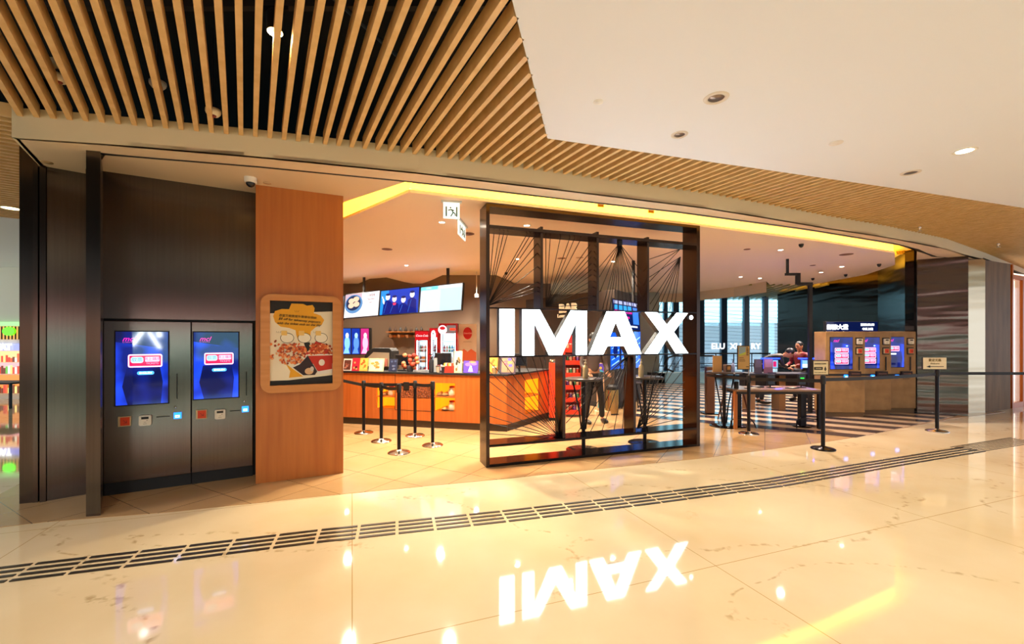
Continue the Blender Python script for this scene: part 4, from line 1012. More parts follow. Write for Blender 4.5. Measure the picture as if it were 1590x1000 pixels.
def dr2(b, x0, x1, z0, z1):
    w = x1-x0; h = z1-z0; b.use(glow('#0e3ab0', 1)); b.box(x0, x1, -.004, 0, z0, z1); b.use(glow('#1e88e0', 1)); b.box(x0, x0+w*.22, -.005, -.004, z0, z1)
    for cx, hz, bw, fc in ((.2, .72, .13, '#f0f8ff'), (.38, .62, .14, '#ffd8e8'), (.62, .56, .12, '#ffe0e8'), (.84, .74, .13, '#e8f0ff')):
        b.use(glow('#0a1a70', 1)); b.sheet([(x0+w*(cx-bw), z0), (x0+w*min(cx+bw, 1), z0), (x0+w*min(cx+bw*.8, .99), z0+h*(hz-.22)), (x0+w*cx, z0+h*(hz-.1)), (x0+w*(cx-bw*.8), z0+h*(hz-.22))], -.007, .001)
        b.use(glow(fc, 1)); b.sheet(oval(x0+w*cx, z0+h*hz, w*.06, h*.13), -.009, .001); b.use(glow('#0a1450', 1)); b.sheet(oval(x0+w*cx, z0+h*(hz+.1), w*.06, h*.05), -.0105, .001)
        b.use(glow('#3a80f0', 1)); b.sheet([(x0+w*(cx-bw*.7), z0+h*.05), (x0+w*(cx-bw*.7)+.008, z0+h*.05), (x0+w*(cx-.02)+.008, z0+h*(hz-.2)), (x0+w*(cx-.02), z0+h*(hz-.2))], -.008, .0005)
    b.use(glow('#e03a60', 1)); b.sheet([(x0+w*.34, z0+h*.46), (x0+w*.44, z0+h*.46), (x0+w*.42, z0+h*.36), (x0+w*.36, z0+h*.36)], -.011, .001)
    b.use(glow('#f0f8ff', 1)); b.sheet(oval(x0+w*.09, z0+h*.55, w*.025, h*.12, rot=.3), -.009, .001); b.sheet(oval(x0+w*.06, z0+h*.7, w*.012, h*.08, rot=.4), -.009, .001)
def dr3(b, x0, x1, z0, z1):
    w = x1-x0; h = z1-z0; b.use(glow('#b8dcfa', 1.05)); b.box(x0, x1, -.004, 0, z0, z1); b.use(glow('#c8d4f4', 1.05)); b.box(x0, x0+w*.5, -.005, -.004, z0, z1*.7); b.use(glow('#f4f8fc', 1.05)); b.box(x0+w*.45, x1, -.006, -.004, z1-h*.12, z1)
    b.use(glow('#6adcea', 1.1)); b.box(x0, x0+w*.42, -.007, -.004, z1-h*.13, z1-h*.01); b.use(glow('#e8ffff', 1.1)); text(b, 'COMBO', x0+w*.2, -.009, z1-h*.07, h*.08, .001)
hung_screen(((533, 456.5), (587, 450), (591, 490.5), (537, 495.5)), (12.45, 11.65), 'hanging menu screen showing a bowl of buns, beside the blue film screen', dr1)
hung_screen(((588, 450), (649, 445), (652.5, 485.5), (592, 491.5)), (11.6, 10.95), 'hanging screen in the middle with a blue picture of four figures', dr2, rods=())
hung_screen(((650, 445), (716, 438), (719.5, 482), (654, 486.5)), (10.9, 10.2), 'hanging menu screen at the right end, pale blue and nearly empty', dr3, rods=(.62,))
def dr0(b, x0, x1, z0, z1): b.use(glow('#7ab0e0', 1)); b.box(x0, x1, -.004, 0, z0, z1); b.use(glow('#e8f4ff', 1)); b.sheet(oval((x0+x1)/2, (z0+z1)/2, .3, .14), -.006, .001)
hung_screen(((480, 463), (531.5, 459), (535, 497), (484, 501)), (12.9, 12.5), 'hanging menu screen mostly hidden behind the wood wall edge', dr0)

# ------------------------------------------------------------------ queue posts with belts
def stanchion(px, py, top, label, base='polished', Y=None, grp='queue posts'):
    p = P(px, py); h = CH+(HY-top)/F*p.y
    rt = root('queue_post', label, 'queue post', (p.x, p.y), 0, grp)
    MB().lathe([(.155, 0), (.155, .012), (.14, .022), (.05, .034), (.03, .05)], n=28).build('base', M_chrome if base == 'polished' else M_gblack, rt)
    MB().lathe([(.026, .045), (.026, h-.12)], n=14).build('pole', M_black, rt)
    MB().lathe([(.034, h-.12), (.034, h-.015), (.026, h)], n=14).build('belt_head', M_matt, rt)
    return rt, p, h
def belt(rt, p, z, q, z2, sag=.0, w=.05):
    v = q-p; L_ = v.length; d = v/L_; n = Vector((-d.y, d.x))*.002; b = MB(); k = 8; P_ = []
    a = p+d*.03; e = q-d*.03
    for i in range(k+1):
        t = i/k; c = a+(e-a)*t-p; zz = z+(z2-z)*t-sag*4*t*(1-t); P_.append((c, zz))
    for (c0, z0), (c1, z1) in zip(P_, P_[1:]):
        vs = [(c0.x-n.x, c0.y-n.y, z0-w/2), (c1.x-n.x, c1.y-n.y, z1-w/2), (c1.x+n.x, c1.y+n.y, z1-w/2), (c0.x+n.x, c0.y+n.y, z0-w/2), (c0.x-n.x, c0.y-n.y, z0+w/2), (c1.x-n.x, c1.y-n.y, z1+w/2), (c1.x+n.x, c1.y+n.y, z1+w/2), (c0.x+n.x, c0.y+n.y, z0+w/2)]
        b.add(vs, [(0, 3, 2, 1), (4, 5, 6, 7), (0, 1, 5, 4), (1, 2, 6, 5), (2, 3, 7, 6), (3, 0, 4, 7)], False)
    b.build('belt', M_matt, rt)
S = {}
for k, a in {1: (564.7, 672.5, 591, 'black queue post with polished base, leftmost of those before the counter'), 2: (592, 685.5, 594, 'second queue post from the left, between leftmost and front-most'),
          3: (619.5, 703.5, 596, 'front-most queue post of the group before the counter'), 4: (644.5, 677, 591, 'queue post before the popcorn window, rear of its pair'), 5: (671.7, 692, 592, 'rightmost queue post before the counter, under the slim ticket holder')}.items():
    S[k] = stanchion(*a, grp='queue posts before the counter')
def bl(i, j, sag=.01): (r_, p, h), (r2_, q_, h2) = S[i], S[j]; belt(r_, p, h-.06, q_, h2-.06, sag)
bl(1, 2); bl(2, 3, .02); bl(1, 4); bl(4, 5)
belt(S[1][0], S[1][1], S[1][2]-.07, Vector((-2.9, 7.3)), .9)
# black sign plate hung on the belt
p = S[1][1]+(S[4][1]-S[1][1])*.84
rt = root('belt_sign', 'small black sign plate hanging from the belt before the popcorn window', 'sign', (p.x, p.y-.02), -.2)
MB().box(-.05, .05, -.006, .004, .74, .88).build('plate', M_matt, rt)
MB().box(-.04, .04, -.009, -.006, .76, .86).build('face', paint('#2a2826', .3), rt)
# right-hand group
S[6] = stanchion(1278, 697.5, 583, 'black queue post with black base and arrow sign, front-most at the desk', 'black', grp='queue posts at the ticket desk')
S[7] = stanchion(1162.6, 674, 583, 'queue post with polished base holding the tall framed notice', grp='queue posts at the ticket desk')
S[11] = stanchion(1455, 670, 573.5, 'queue post with welcome sign before the steel wall', grp='queue posts at the ticket desk')
S[12] = (None, P(1680, 662), .97)
(r11, p11, h11) = S[11]; belt(r11, p11, h11-.07, Vector((p11.x+2.2, p11.y+.35)), .965)
(r6, p6, h6) = S[6]; belt(r6, p6, h6-.06, p11, h11-.08, .015)
(r7, p7, h7) = S[7]; belt(r7, p7, h7-.06, p6, h6-.08, .0)
belt(r7, p7, h7-.06, Vector((3.58, 8.12)), h7-.06)
p = p11+Vector((2.24, .35)); rt = root('queue_post', 'queue post at the far right end of the long belt, outside view', 'queue post', (p.x, p.y), 0, 'queue posts at the ticket desk')
MB().lathe([(.155, 0), (.155, .012), (.05, .034), (.03, .05)], n=24).build('base', M_chrome, rt); MB().lathe([(.03, .05), (.03, 1.0)], n=12).build('pole', M_black, rt)
# heavy wooden-steel post
p = P(1102, 643.5); rt = root('barrier_post', 'thick brown square barrier post on a dark flat base, right of the sign frame', 'barrier post', (p.x, p.y))
MB().box(-.085, .085, -.06, .06, .03, 1.0).build('post', mat('brown_post', '#6a4630', .3, .5), rt, .01); MB().box(-.14, .14, -.12, .12, 0, .03).build('base', M_gblack, rt, .005)
# signs on the posts
def sign_on(px0, px1, py0, py1, pp, label, draw, fr=.012, cat='sign', rz=0, nm='post_sign', zb=None):
    Y = pp.y; x0, x1 = (px0-CX)/F*Y-pp.x, (px1-CX)/F*Y-pp.x; z0, z1 = zat(py1, Y), zat(py0, Y)
    rt = root(nm, label, cat, (pp.x, pp.y), rz)
    MB().box(x0, x1, -.012, .008, z0, z1).build('frame', M_matt, rt, .003)
    b = MB(); draw(b, x0+fr, x1-fr, z0+fr, z1-fr); b.build('face', parent=rt)
    MB().cyl((0, .0), .008, (zb or z0-.03)-.0, z0+.02, 8).build('neck', M_chrome, rt)
    return rt
def sd_arrow(b, x0, x1, z0, z1):
    w = x1-x0; h = z1-z0; b.use(paint('#d8c69c')); b.box(x0, x1, -.015, -.012, z0, z1); b.use(M_text_k)
    b.box(x0+w*.03, x0+w*.62, -.018, -.015, z0+h*.34, z0+h*.56); cx = x0+w*.8
    b.sheet([(cx-w*.09, z0+h*.35), (cx+w*.09, z0+h*.35), (cx, z0+h*.62)], -.018); b.box(cx-w*.03, cx+w*.03, -.018, -.015, z0+h*.25, z0+h*.36)
    text(b, '請依箭咀方向排隊', x0+w*.45, -.018, z0+h*.8, h*.11, .001); text(b, 'Please queue this way', x0+w*.45, -.018, z0+h*.14, h*.1, .001); b.use(paint('#d8c69c')); text(b, 'MEMBER', x0+w*.33, -.02, z0+h*.45, h*.12, .001)
sign_on(1261, 1286, 559.5, 582.5, p6, 'black framed cream sign with arrow on the front-most desk queue post', sd_arrow, zb=h6-.0)
def sd_notice(b, x0, x1, z0, z1):
    w = x1-x0; h = z1-z0; b.use(paint('#b89458')); b.box(x0, x1, -.015, -.012, z0, z1); b.use(paint('#8aa0a8')); b.sheet([(x0+w*.05, z1-h*.02), (x0+w*.65, z1-h*.02), (x0+w*.65, z1-h*.25), (x0+w*.05, z1-h*.36)], -.017)
    b.use(paint('#a8b040')); b.sheet([(x0+w*.05, z1-h*.36), (x0+w*.65, z1-h*.25), (x0+w*.65, z1-h*.36), (x0+w*.05, z1-h*.44)], -.017); b.use(paint('#3a2c18'))
    for k, l in enumerate((.4, .5, .55)): b.box(x0+w*.08, x0+w*(.08+l), -.017, -.015, z1-h*(.52+.07*k), z1-h*(.50+.07*k))
    for k, s in enumerate('入場須知'): text(b, s, x0+w*.82, -.017, z1-h*(.08+.1*k), w*.2, .001)
    b.box(x0+w*.7, x0+w*.95, -.017, -.015, z0+h*.08, z0+h*.11)
sign_on(1144.5, 1164, 536.5, 574, p7, 'tall black framed tan notice with green picture above the desk', sd_notice, zb=h7)
def sd_wel(b, x0, x1, z0, z1):
    w = x1-x0; h = z1-z0; b.use(paint('#f0e0bc')); b.box(x0, x1, -.015, -.012, z0, z1); b.use(paint('#7a6424')); text(b, '歡迎光臨', (x0+x1)/2, -.017, z1-h*.24, h*.26, .001, spacing=1.1, bold=.0012)
    text(b, 'Welcome', (x0+x1)/2, -.017, z1-h*.52, h*.2, .001); b.use(M_text_k); b.box(x0+w*.28, x0+w*.88, -.017, -.015, z0+h*.19, z0+h*.25); b.sheet([(x0+w*.13, z0+h*.22), (x0+w*.3, z0+h*.12), (x0+w*.3, z0+h*.32)], -.017)
sign_on(1431.5, 1469, 554.5, 573.8, p11, 'cream welcome sign with a long left-pointing arrow on its queue post', sd_wel, fr=.008)
# ------------------------------------------------------------------ round bar tables
def bar_table(px, py, top, label, rt_r=.27, splay=False):
    p = P(px, py); h = CH+(HY-top)/F*p.y
    rt = root('bar_table', label, 'table', (p.x, p.y), 0, 'round bar tables')
    MB().lathe([(.25, 0), (.25, .008), (.24, .014), (.03, .02)], n=32).build('base', M_gblack, rt)
    if splay:
        MB().lathe([(.03, .015), (.03, h-.03)], n=12).build('pole', M_black, rt)
        for k in range(3):
            a = 2*math.pi*k/3+.05; b = MB(); b.tube([(math.cos(a)*.04, math.sin(a)*.04, .06), (math.cos(a)*.07, math.sin(a)*.07, .35), (math.cos(a)*.19, math.sin(a)*.19, h-.05), (math.cos(a)*.21, math.sin(a)*.21, h-.03)], .013, 8); b.build('leg', M_black, rt)
    else:
        MB().lathe([(.028, .015), (.028, h-.03)], n=12).build('pole', M_black, rt)
        for s in (-1, 1): b = MB(); b.tube([(s*.03, 0, .3), (s*.06, 0, .55), (s*.15, 0, h-.05)], .012, 8); b.build('brace', M_black, rt)
    MB().lathe([(0.0, h-.03), (rt_r-.005, h-.03), (rt_r, h-.024), (rt_r, h-.005), (rt_r-.005, h), (0, h)], n=36).build('tabletop', mat('dark_table_top', '#3a302c', .3), rt)
    return p, h
t1 = bar_table(906, 699, 587, 'round black bar table behind the frame, in front of the person in dark trousers')
t2 = bar_table(1001, 688, 584.5, 'round black bar table behind the right bay of the frame')
t3 = bar_table(1124.5, 662, 577, 'round bar table with splayed legs, right of the frame', .3, True)
for (p, h), dx, lb in ((t1, .02, 'tan pump bottle of hand gel on the left bar table'), (t2, -.07, 'tan pump bottle of hand gel on the bar table behind the right frame bay')):
    item('pump_bottle', lb, 'bottle', pump(1.05, '#b09a74', '#d8ccb0'), (p.x+dx, p.y-.05, h), 0, 'hand gel bottles')
p, h = t3
rt = root('menu_board', 'plain tan upright card standing on the splayed-leg bar table', 'card', (p.x-.17, p.y-.1, h), .1)
MB().box(-.085, .085, 0, .01, 0, .29).build('card', paint('#c89a5c'), rt); MB().box(-.07, .07, -.01, .06, 0, .01).build('stand', paint('#c89a5c'), rt)
rt = root('tissue_box', 'small wooden box with tan front on the splayed-leg bar table', 'box', (p.x+.03, p.y-.05, h), .1)
MB().box(-.05, .05, -.05, .05, 0, .13).build('box', paint('#5a4430'), rt, .008); MB().box(-.03, .03, -.054, -.05, .04, .1).build('label_plate', paint('#d09a50'), rt)
item('pump_bottle', 'clear pump bottle on the splayed-leg bar table', 'bottle', pump(.85, '#a8b4e8', '#2a3a6a'), (p.x+.15, p.y-.02, h))
# ------------------------------------------------------------------ ticket checking desk
def desk():
    A = P(1139, 661); z = .70; x0, x1 = 3.9, 5.42; Y = 7.62; dp = .62
    rt = root('ticket_desk', 'low wood-topped desk with black legs and hoop feet, between the queue posts', 'desk', (x0, Y), -.0)
    w = x1-x0
    MB().box(0, w, 0, dp, z-.035, z).build('desk_top', mat('desk_top_wood', '#8a6a4c', .3, wood=((3, 30, 30), '#74563a', .3, .7)), rt, .006)
    MB().box(.03, w-.03, .03, dp-.03, z-.08, z-.035).build('apron', M_matt, rt)
    for x in (.16, w-.2):
        MB().box(x-.05, x+.05, dp*.35, dp*.35+.1, .02, z-.06).build('leg', M_black, rt, .004); MB().lathe([(.15, 0), (.15, .015), (.05, .03)], (x, dp*.35+.05, 0), 24).build('foot_plate', M_gblack, rt)
        b = MB(); b.tube([(x-.2, .1, .012), (x-.2, .1, .14), (x-.13, .1, .19), (x+.15, .1, .17), (x+.21, .1, .1), (x+.24, .1, .012)], .012, 8); b.build('hoop_foot', M_black, rt)
    MB().box(-.0, .05, .05, .1, .0, z-.035).build('leg', M_wood, rt); MB().box(w-.05, w, .05, .1, 0, z-.035).build('leg', M_black, rt)
    return x0, Y, w, dp, z
dx0, dY, dw, ddp, dz = desk()
def small_terminal(rt, s=1, lit='#20ff40', mark='✓'):
    b = MB(); b.box(-.06*s, .06*s, -.01, .02, .05, .2*s); b.build('tablet', M_matt, rt, .004); b = MB(); b.use(paint('#101418', .1)); b.box(-.05*s, .05*s, -.014, -.01, .06, .19*s); b.use(glow(lit, 1.5)); text(b, mark, 0, -.016, .12*s, .07*s, .001, bold=.002); b.build('screen', parent=rt)
    b = MB(); b.box(-.05, .05, -.05, .06, 0, .012); b.cyl((0, .02), .012, .01, .1, 8); b.build('stand', M_matt, rt)
item('ticket_scanner', 'dark ticket scanner showing a green tick on the desk', 'scanner', lambda rt: small_terminal(rt, 1.2), (4.70, 7.95, dz), 0, 'ticket scanners')
item('ticket_scanner', 'dark ticket scanner with a green square near the right end of the desk', 'scanner', lambda rt: small_terminal(rt, 1.2, '#20ff40', '■'), (5.26, 7.95, dz), 0, 'ticket scanners')
for i, (x, y, c_, lb) in enumerate(((4.28, 7.8, '#a89a88', 'pale paper pad lying at the left of the desk'), (4.46, 8.0, '#2a2a30', 'black tray on the desk left of the tick scanner'), (4.85, 8.05, '#c0a070', 'tan booklet lying on the middle of the desk'), (5.02, 7.85, '#30343c', 'dark flat folder on the desk in the middle'))):
    rt = root('desk_item', lb, 'stationery', (x, y, dz), .2*i); rt.name = ['paper_pad', 'desk_tray', 'booklet', 'folder'][i]
    MB().box(-.11, .11, -.07, .07, 0, .015+.01*(i == 1)).build('sheet_stack', paint(c_), rt, .003); MB().box(-.07, .05, -.04, .03, .015+.01*(i == 1), .017+.01*(i == 1)).build('cover', paint('#e0d8c8' if i != 2 else '#8a6a40'), rt)
item('paper_cup', 'black pen cup at the left end of the ticket desk', 'cup', lambda rt: (MB().lathe([(.04, 0), (.04, .12), (.036, .12), (.036, .01), (0, .01)], n=14).build('cup', M_matt, rt), MB().tube([(0, 0, .02), (.02, 0, .18)], .005, 6).tube([(0, .01, .02), (-.02, .02, .17)], .005, 6).build('pens', paint('#4a6a8a'), rt)), (4.02, 7.85, dz))
# rear staff desk with two glowing monitors
rt = root('staff_desk', 'dark service desk in the rear with wooden front panels', 'desk', (5.2, 9.6), 0)
MB().box(0, 1.95, 0, .5, .78, .82).build('desk_top', M_matt, rt, .005)
MB().box(0.02, 1.93, .2, .46, .42, .78).build('modesty_panel', paint('#1c191c'), rt)
for x in (.05, .72, 1.7): MB().box(x, x+.14, .1, .4, 0, .78).build('leg', mat('desk_leg_wood', '#7a5836', .4), rt)
def glowmon(rt):
    monitor(rt, .34, .2, .1, '#8ac8f0')
    b = MB(); b.use(glow('#1030ff', 6)); b.box(-.2, .2, -.03, .03, .31, .335); b.box(-.17, -.14, -.028, -.024, .1, .3); b.build('blue_light_bar', parent=rt)
    b = MB(); b.use(glow('#ffffff', 1.1)); b.box(-.14, .02, -.028, -.024, .13, .2); b.use(glow('#c01a60', 1)); b.box(.05, .12, -.028, -.024, .14, .26); b.build('screen_windows', parent=rt)
for x, lb in ((5.78, 'service monitor with a blue glowing top bar, left of the two'), (6.62, 'service monitor with a blue glowing top bar, right of the two')):
    m_ = item('monitor', lb, 'monitor', glowmon, (x, 9.8, .82), 0, 'monitors on the staff desk')
lamp('POINT', (5.8, 9.55, 1.2), 5, (.08, .12, 1), .05, name='monitor_glow'); lamp('POINT', (6.62, 9.55, 1.2), 7, (.08, .12, 1), .05, name='monitor_glow')
# pinkish notice panels on the desk front rail
for i, (px0, px1, py0, py1) in enumerate(((1171, 1183, 558, 573), (1186, 1200, 557, 574))):
    Y = 9.75; x0, x1 = (px0-CX)/F*Y, (px1-CX)/F*Y
    rt = root('counter_notice', ['grey framed notice on the service desk, left one', 'pink framed notice on the service desk, right one'][i], 'notice', (x0, Y, 0), 0)
    MB().box(0, x1-x0, 0, .01, .82, zat(py0, Y)).build('board', paint(['#3a3230', '#6a4440'][i]), rt); MB().box(.02, x1-x0-.02, -.003, 0, .95, zat(py0, Y)-.02).build('print', paint(['#4a4240', '#8a6058'][i]), rt)
# metal chair near the bar table and dark stool near the trash bin
def stool(label, x, y, h=.66, top='#3a302a', legm=None, back=False, sc=1.0, rz=.2):
    rt = root('chair' if back else 'stool', label, 'chair' if back else 'stool', (x, y), rz, None)
    MB().lathe([(0, h-.03), (.165*sc, h-.03), (.17*sc, h-.01), (.15*sc, h), (0, h)], n=20).build('seat', legm or paint(top), rt)
    for sx_, sy_ in ((-1, -1), (1, -1), (-1, 1), (1, 1)):
        b = MB(); b.tube([(sx_*.1, sy_*.1, h-.03), (sx_*.2*sc, sy_*.2*sc, 0)], [.02, .012], 8); b.build('leg', legm or M_black, rt)
    b = MB(); b.tube([(-.16*sc, -.16*sc, h*.35), (.16*sc, -.16*sc, h*.35), (.16*sc, .16*sc, h*.35), (-.16*sc, .16*sc, h*.35)], .008, 6, True); b.build('footrest', legm or M_black, rt)
    if back:
        b = MB(); b.tube([(-.15, .14, h), (-.16, .18, h+.3), (0, .2, h+.36), (.16, .18, h+.3), (.15, .14, h)], .012, 8); b.box(-.04, .04, .17, .185, h, h+.34); b.build('backrest', legm or M_black, rt)
stool('brown metal stool with tapered legs behind the ticket desk corner', 4.28, 8.45, .68, '#6a3a28', mat('brown_metal', '#5a3626', .35, .6))
stool('dark slim stool in front of the ribbed wall beside the bin', 2.72, 9.75, .62, '#2a2220')
# black pole rising to a ceiling bracket
p = P(1283, 646); rt = root('sign_pole', 'tall thin black pole rising beside the first kiosk to the ceiling bracket', 'pole', (6.33, 9.3))
MB().box(-.035, .035, -.03, .03, 0, 2.72).build('pole', M_matt, rt); MB().box(-.12, .09, -.08, .08, 0, .02).build('base', M_matt, rt)
b = MB(); b.box(-.26, .04, -.03, .03, 2.72, 2.78); b.box(-.3, -.22, -.03, .03, 2.74, 2.98); b.box(-.52, -.25, -.03, .03, 2.93, 2.98); b.box(-.50, -.46, -.02, .02, 2.95, ZS); b.build('bracket', M_matt, rt)
# ------------------------------------------------------------------ three free-standing ticket kiosks
def kiosk3(px0, px1, Y, style, label, sc, rd):
    x0, x1 = (px0-CX)/F*Y, (px1-CX)/F*Y; w = x1-x0; zt = zat(514.8, Y)
    rt = root('ticket_kiosk', label, 'ticket kiosk', (x0, Y), 0, 'tan free-standing ticket kiosks')
    MB().box(0, w, 0, .34, .1, zt).build('cabinet', M_stone, rt, .012)
    MB().box(.02, w-.02, .02, .32, 0, .1).build('plinth', paint('#6a5030'), rt)
    MB().box(.0, w, -.004, 0, zat(583.5, Y), zat(580.5, Y)).build('panel_seam', M_matt, rt)
    (a, c), (d, e) = sc; X_ = lambda px: (px-CX)/F*Y-x0
    b = MB(); b.use(M_matt); b.box(X_(a)-.01, X_(d)+.01, -.006, 0, zat(e, Y)-.01, zat(c, Y)+.01); b.build('bezel', parent=rt)
    b = MB(); kiosk_screen(b, X_(a), X_(d), zat(e, Y), zat(c, Y), -.011, style); b.build('screen', parent=rt)
    tx = X_(rd)
    for px_y, s in ((530, 1), (545, 0)):
        b = MB(); b.use(M_matt); b.box(tx-.07, tx+.07, -.008, 0, zat(px_y, Y)-.075, zat(px_y, Y)+.075); b.build('reader_surround', parent=rt)
    add_readers(rt, ((tx, zat(545, Y), .105), (tx, zat(530, Y), .105), ((tx-.012, tx+.012, zat(575, Y), zat(554, Y)), (tx-.16, tx-.02, zat(588, Y)-.004, zat(588, Y)+.004)), (X_(rd-21), zat(584.5, Y), .07)), -.008)
    b = MB(); b.use(paint('#2a1414')); b.box(tx-.21, tx+.01, -.05, -.0, zat(584, Y), zat(576.5, Y)); b.use(paint('#8a5a50')); b.box(tx-.18, tx-.02, -.052, -.05, zat(580.6, Y), zat(579.6, Y)); b.build('ticket_tray', parent=rt)
kiosk3(1282, 1343.5, 8.82, 3, 'tan ticket kiosk with three pink buttons, nearest to the black pole', ((1289, 524), (1323, 573)), 1333.5)
kiosk3(1331.5, 1384, 9.1, 3, 'tan ticket kiosk in the middle, its screen partly hidden by the first kiosk', ((1334, 524), (1365, 571.5)), 1375)
kiosk3(1373, 1422.5, 9.33, 2, 'tan ticket kiosk at the right of the row with a single pink button', ((1376, 523.5), (1403, 570)), 1413)
# lobby screen above the kiosks
Y = 10.6; x0, x1 = (1282-CX)/F*Y, (1364-CX)/F*Y
rt = root('lobby_screen', 'dark blue sign screen with white lettering above the tan kiosks', 'screen', (x0, Y), 0)
w = x1-x0; z0, z1 = zat(518, Y), zat(499, Y)
MB().box(0, w, 0, .08, z0, z1).build('housing', M_matt, rt, .004)
b = MB(); b.use(glow('#04103a', 1)); b.box(.02, w-.02, -.004, 0, z0+.01, z1-.01); b.use(glow('#ffffff', 3)); text(b, '影院大堂', w*.22, -.008, z0+(z1-z0)*.5, .13, .002, bold=.004); text(b, '2023.01.01', w*.79, -.008, z0+(z1-z0)*.72, .075, .001, bold=.002); text(b, '今日上映', w*.79, -.008, z0+(z1-z0)*.36, .065, .001, bold=.001); b.build('picture', parent=rt)
for x in (.2, w-.2): MB().box(x, x+.04, .08, .12, 0, z1-.05).build('post', M_matt, rt)
# ------------------------------------------------------------------ things beside the dark ribbed wall
Y = 8.55; x = (859-CX)/F*Y; rt = root('light_column', 'waist-high glowing orange-red column with a silver cap at the counter end', 'light column', (x, Y))
MB().box(-.075, .075, -.075, .075, .06, zat(563, Y)).build('lit_body', mat('orange_lit_acrylic', '#e03010', .3, emis='#f03408', es=.75), rt, .005); MB().box(-.09, .09, -.09, .09, 0, .06).build('base', M_matt, rt); MB().lathe([(.07, zat(563, Y)), (.07, zat(558, Y)), (.03, zat(557.5, Y))], n=16).build('cap', M_chrome, rt)
Y = 9.0; x = (888-CX)/F*Y; rt = root('snack_rack', 'tall red snack rack filled with pots, half hidden by the frame mullion', 'display rack', (x, Y))
h = zat(534, Y)
MB().box(-.16, -.145, -.15, .15, .05, h).box(.145, .16, -.15, .15, .05, h).box(-.16, .16, .13, .15, .05, h).build('rack_frame', paint('#c02818', .35), rt)
for k in range(6): MB().box(-.15, .15, -.15, .14, .08+k*.25, .1+k*.25).box(-.15, .15, -.165, -.15, .06+k*.25, .15+k*.25).build('rack_shelf', paint('#d8381c', .35), rt)
MB().box(-.15, .15, -.02, .0, h, h+.18).build('header', paint('#d02a2a'), rt)
cols = ['#d8b890', '#c84020', '#7a50a0', '#e8d8b0', '#3a8a58']
for k in range(6):
    for i in range(4):
        m_ = MB(); m_.use(paint(cols[(k+i) % 5])); m_.lathe([(.025, 0), (.03, .1), (.02, .12)], n=10); m_.use(paint('#f0e8d8')); m_.lathe([(.026, .12), (.026, .14)], n=10)
        o = m_.build('snack_pot', loc=(x-.105+i*.07, Y-.08, .1+k*.25)); tag(o, 'small snack pot standing in the red snack rack', 'snack pot', 'snack pots in the red rack')
rt = root('plush_plant', 'green leafy decoration on top of the red snack rack side', 'plant', (x+.28, Y+.1))
b = MB(); rr = random.Random(9)
for k in range(16):
    a = rr.random()*6.28; l = .12+rr.random()*.12; b.add([(0, 0, 1.22), (math.cos(a)*l*.5+.02, math.sin(a)*l*.5, 1.3+rr.random()*.08), (math.cos(a)*l, math.sin(a)*l*.6, 1.25-rr.random()*.1), (math.cos(a)*l*.5-.02, math.sin(a)*l*.5+.03, 1.24)], [(0, 1, 2, 3), (3, 2, 1, 0)])
b.build('leaves', paint('#1f7a44'), rt); MB().cyl((0, 0), .012, .1, 1.24, 8).build('stem', paint('#3a5a30'), rt); MB().lathe([(.09, 0), (.11, .15), (.1, .15), (.09, .1), (0, .1)], n=16).build('pot', paint('#6a4030'), rt)
Y = 9.15; x0, x1 = (927-CX)/F*Y, (938-CX)/F*Y; rt = root('standing_poster', 'narrow standing poster board, purple-blue above and cream below, near the bin', 'poster stand', (x0, Y))
w = x1-x0; z1 = zat(564, Y); MB().box(0, w, 0, .03, .08, z1).build('board', paint('#d8b08a'), rt)
b = MB(); b.use(paint('#5a48d0')); b.box(.005, w-.005, -.004, 0, z1-.22, z1-.01); b.use(paint('#48b8e0')); b.sheet(oval(w/2, z1-.2, w*.42, .06), -.006); b.use(paint('#e8d060')); b.sheet(oval(w/2, z1-.1, w*.2, .03), -.006); b.use(paint('#5aa8a0')); b.sheet([(0.01, .15), (w-.01, .1), (w-.01, .35), (w*.3, .42)], -.004); b.build('print', parent=rt)
MB().box(-.03, w+.12, -.1, .12, 0, .08).build('base', paint('#e8c89c'), rt)
Y = 9.2; x = (950-CX)/F*Y; rt = root('trash_bin', 'ribbed gold-steel waste bin with dark top beside the ribbed wall', 'bin', (x, Y))
b = MB(); b.lathe([(.125, .03), (.125, .52)], n=24)
for k in range(20): a = 2*math.pi*k/20; b.box(math.cos(a)*.128-.006, math.cos(a)*.128+.006, math.sin(a)*.128-.006, math.sin(a)*.128+.006, .03, .52)
b.build('body', mat('gold_steel', '#b89a68', .25, 1), rt); MB().lathe([(.13, .52), (.135, .56), (.12, .6), (.06, .62)], n=24).build('lid', M_matt, rt); MB().lathe([(.13, 0), (.13, .03)], n=24).build('base', M_matt, rt)
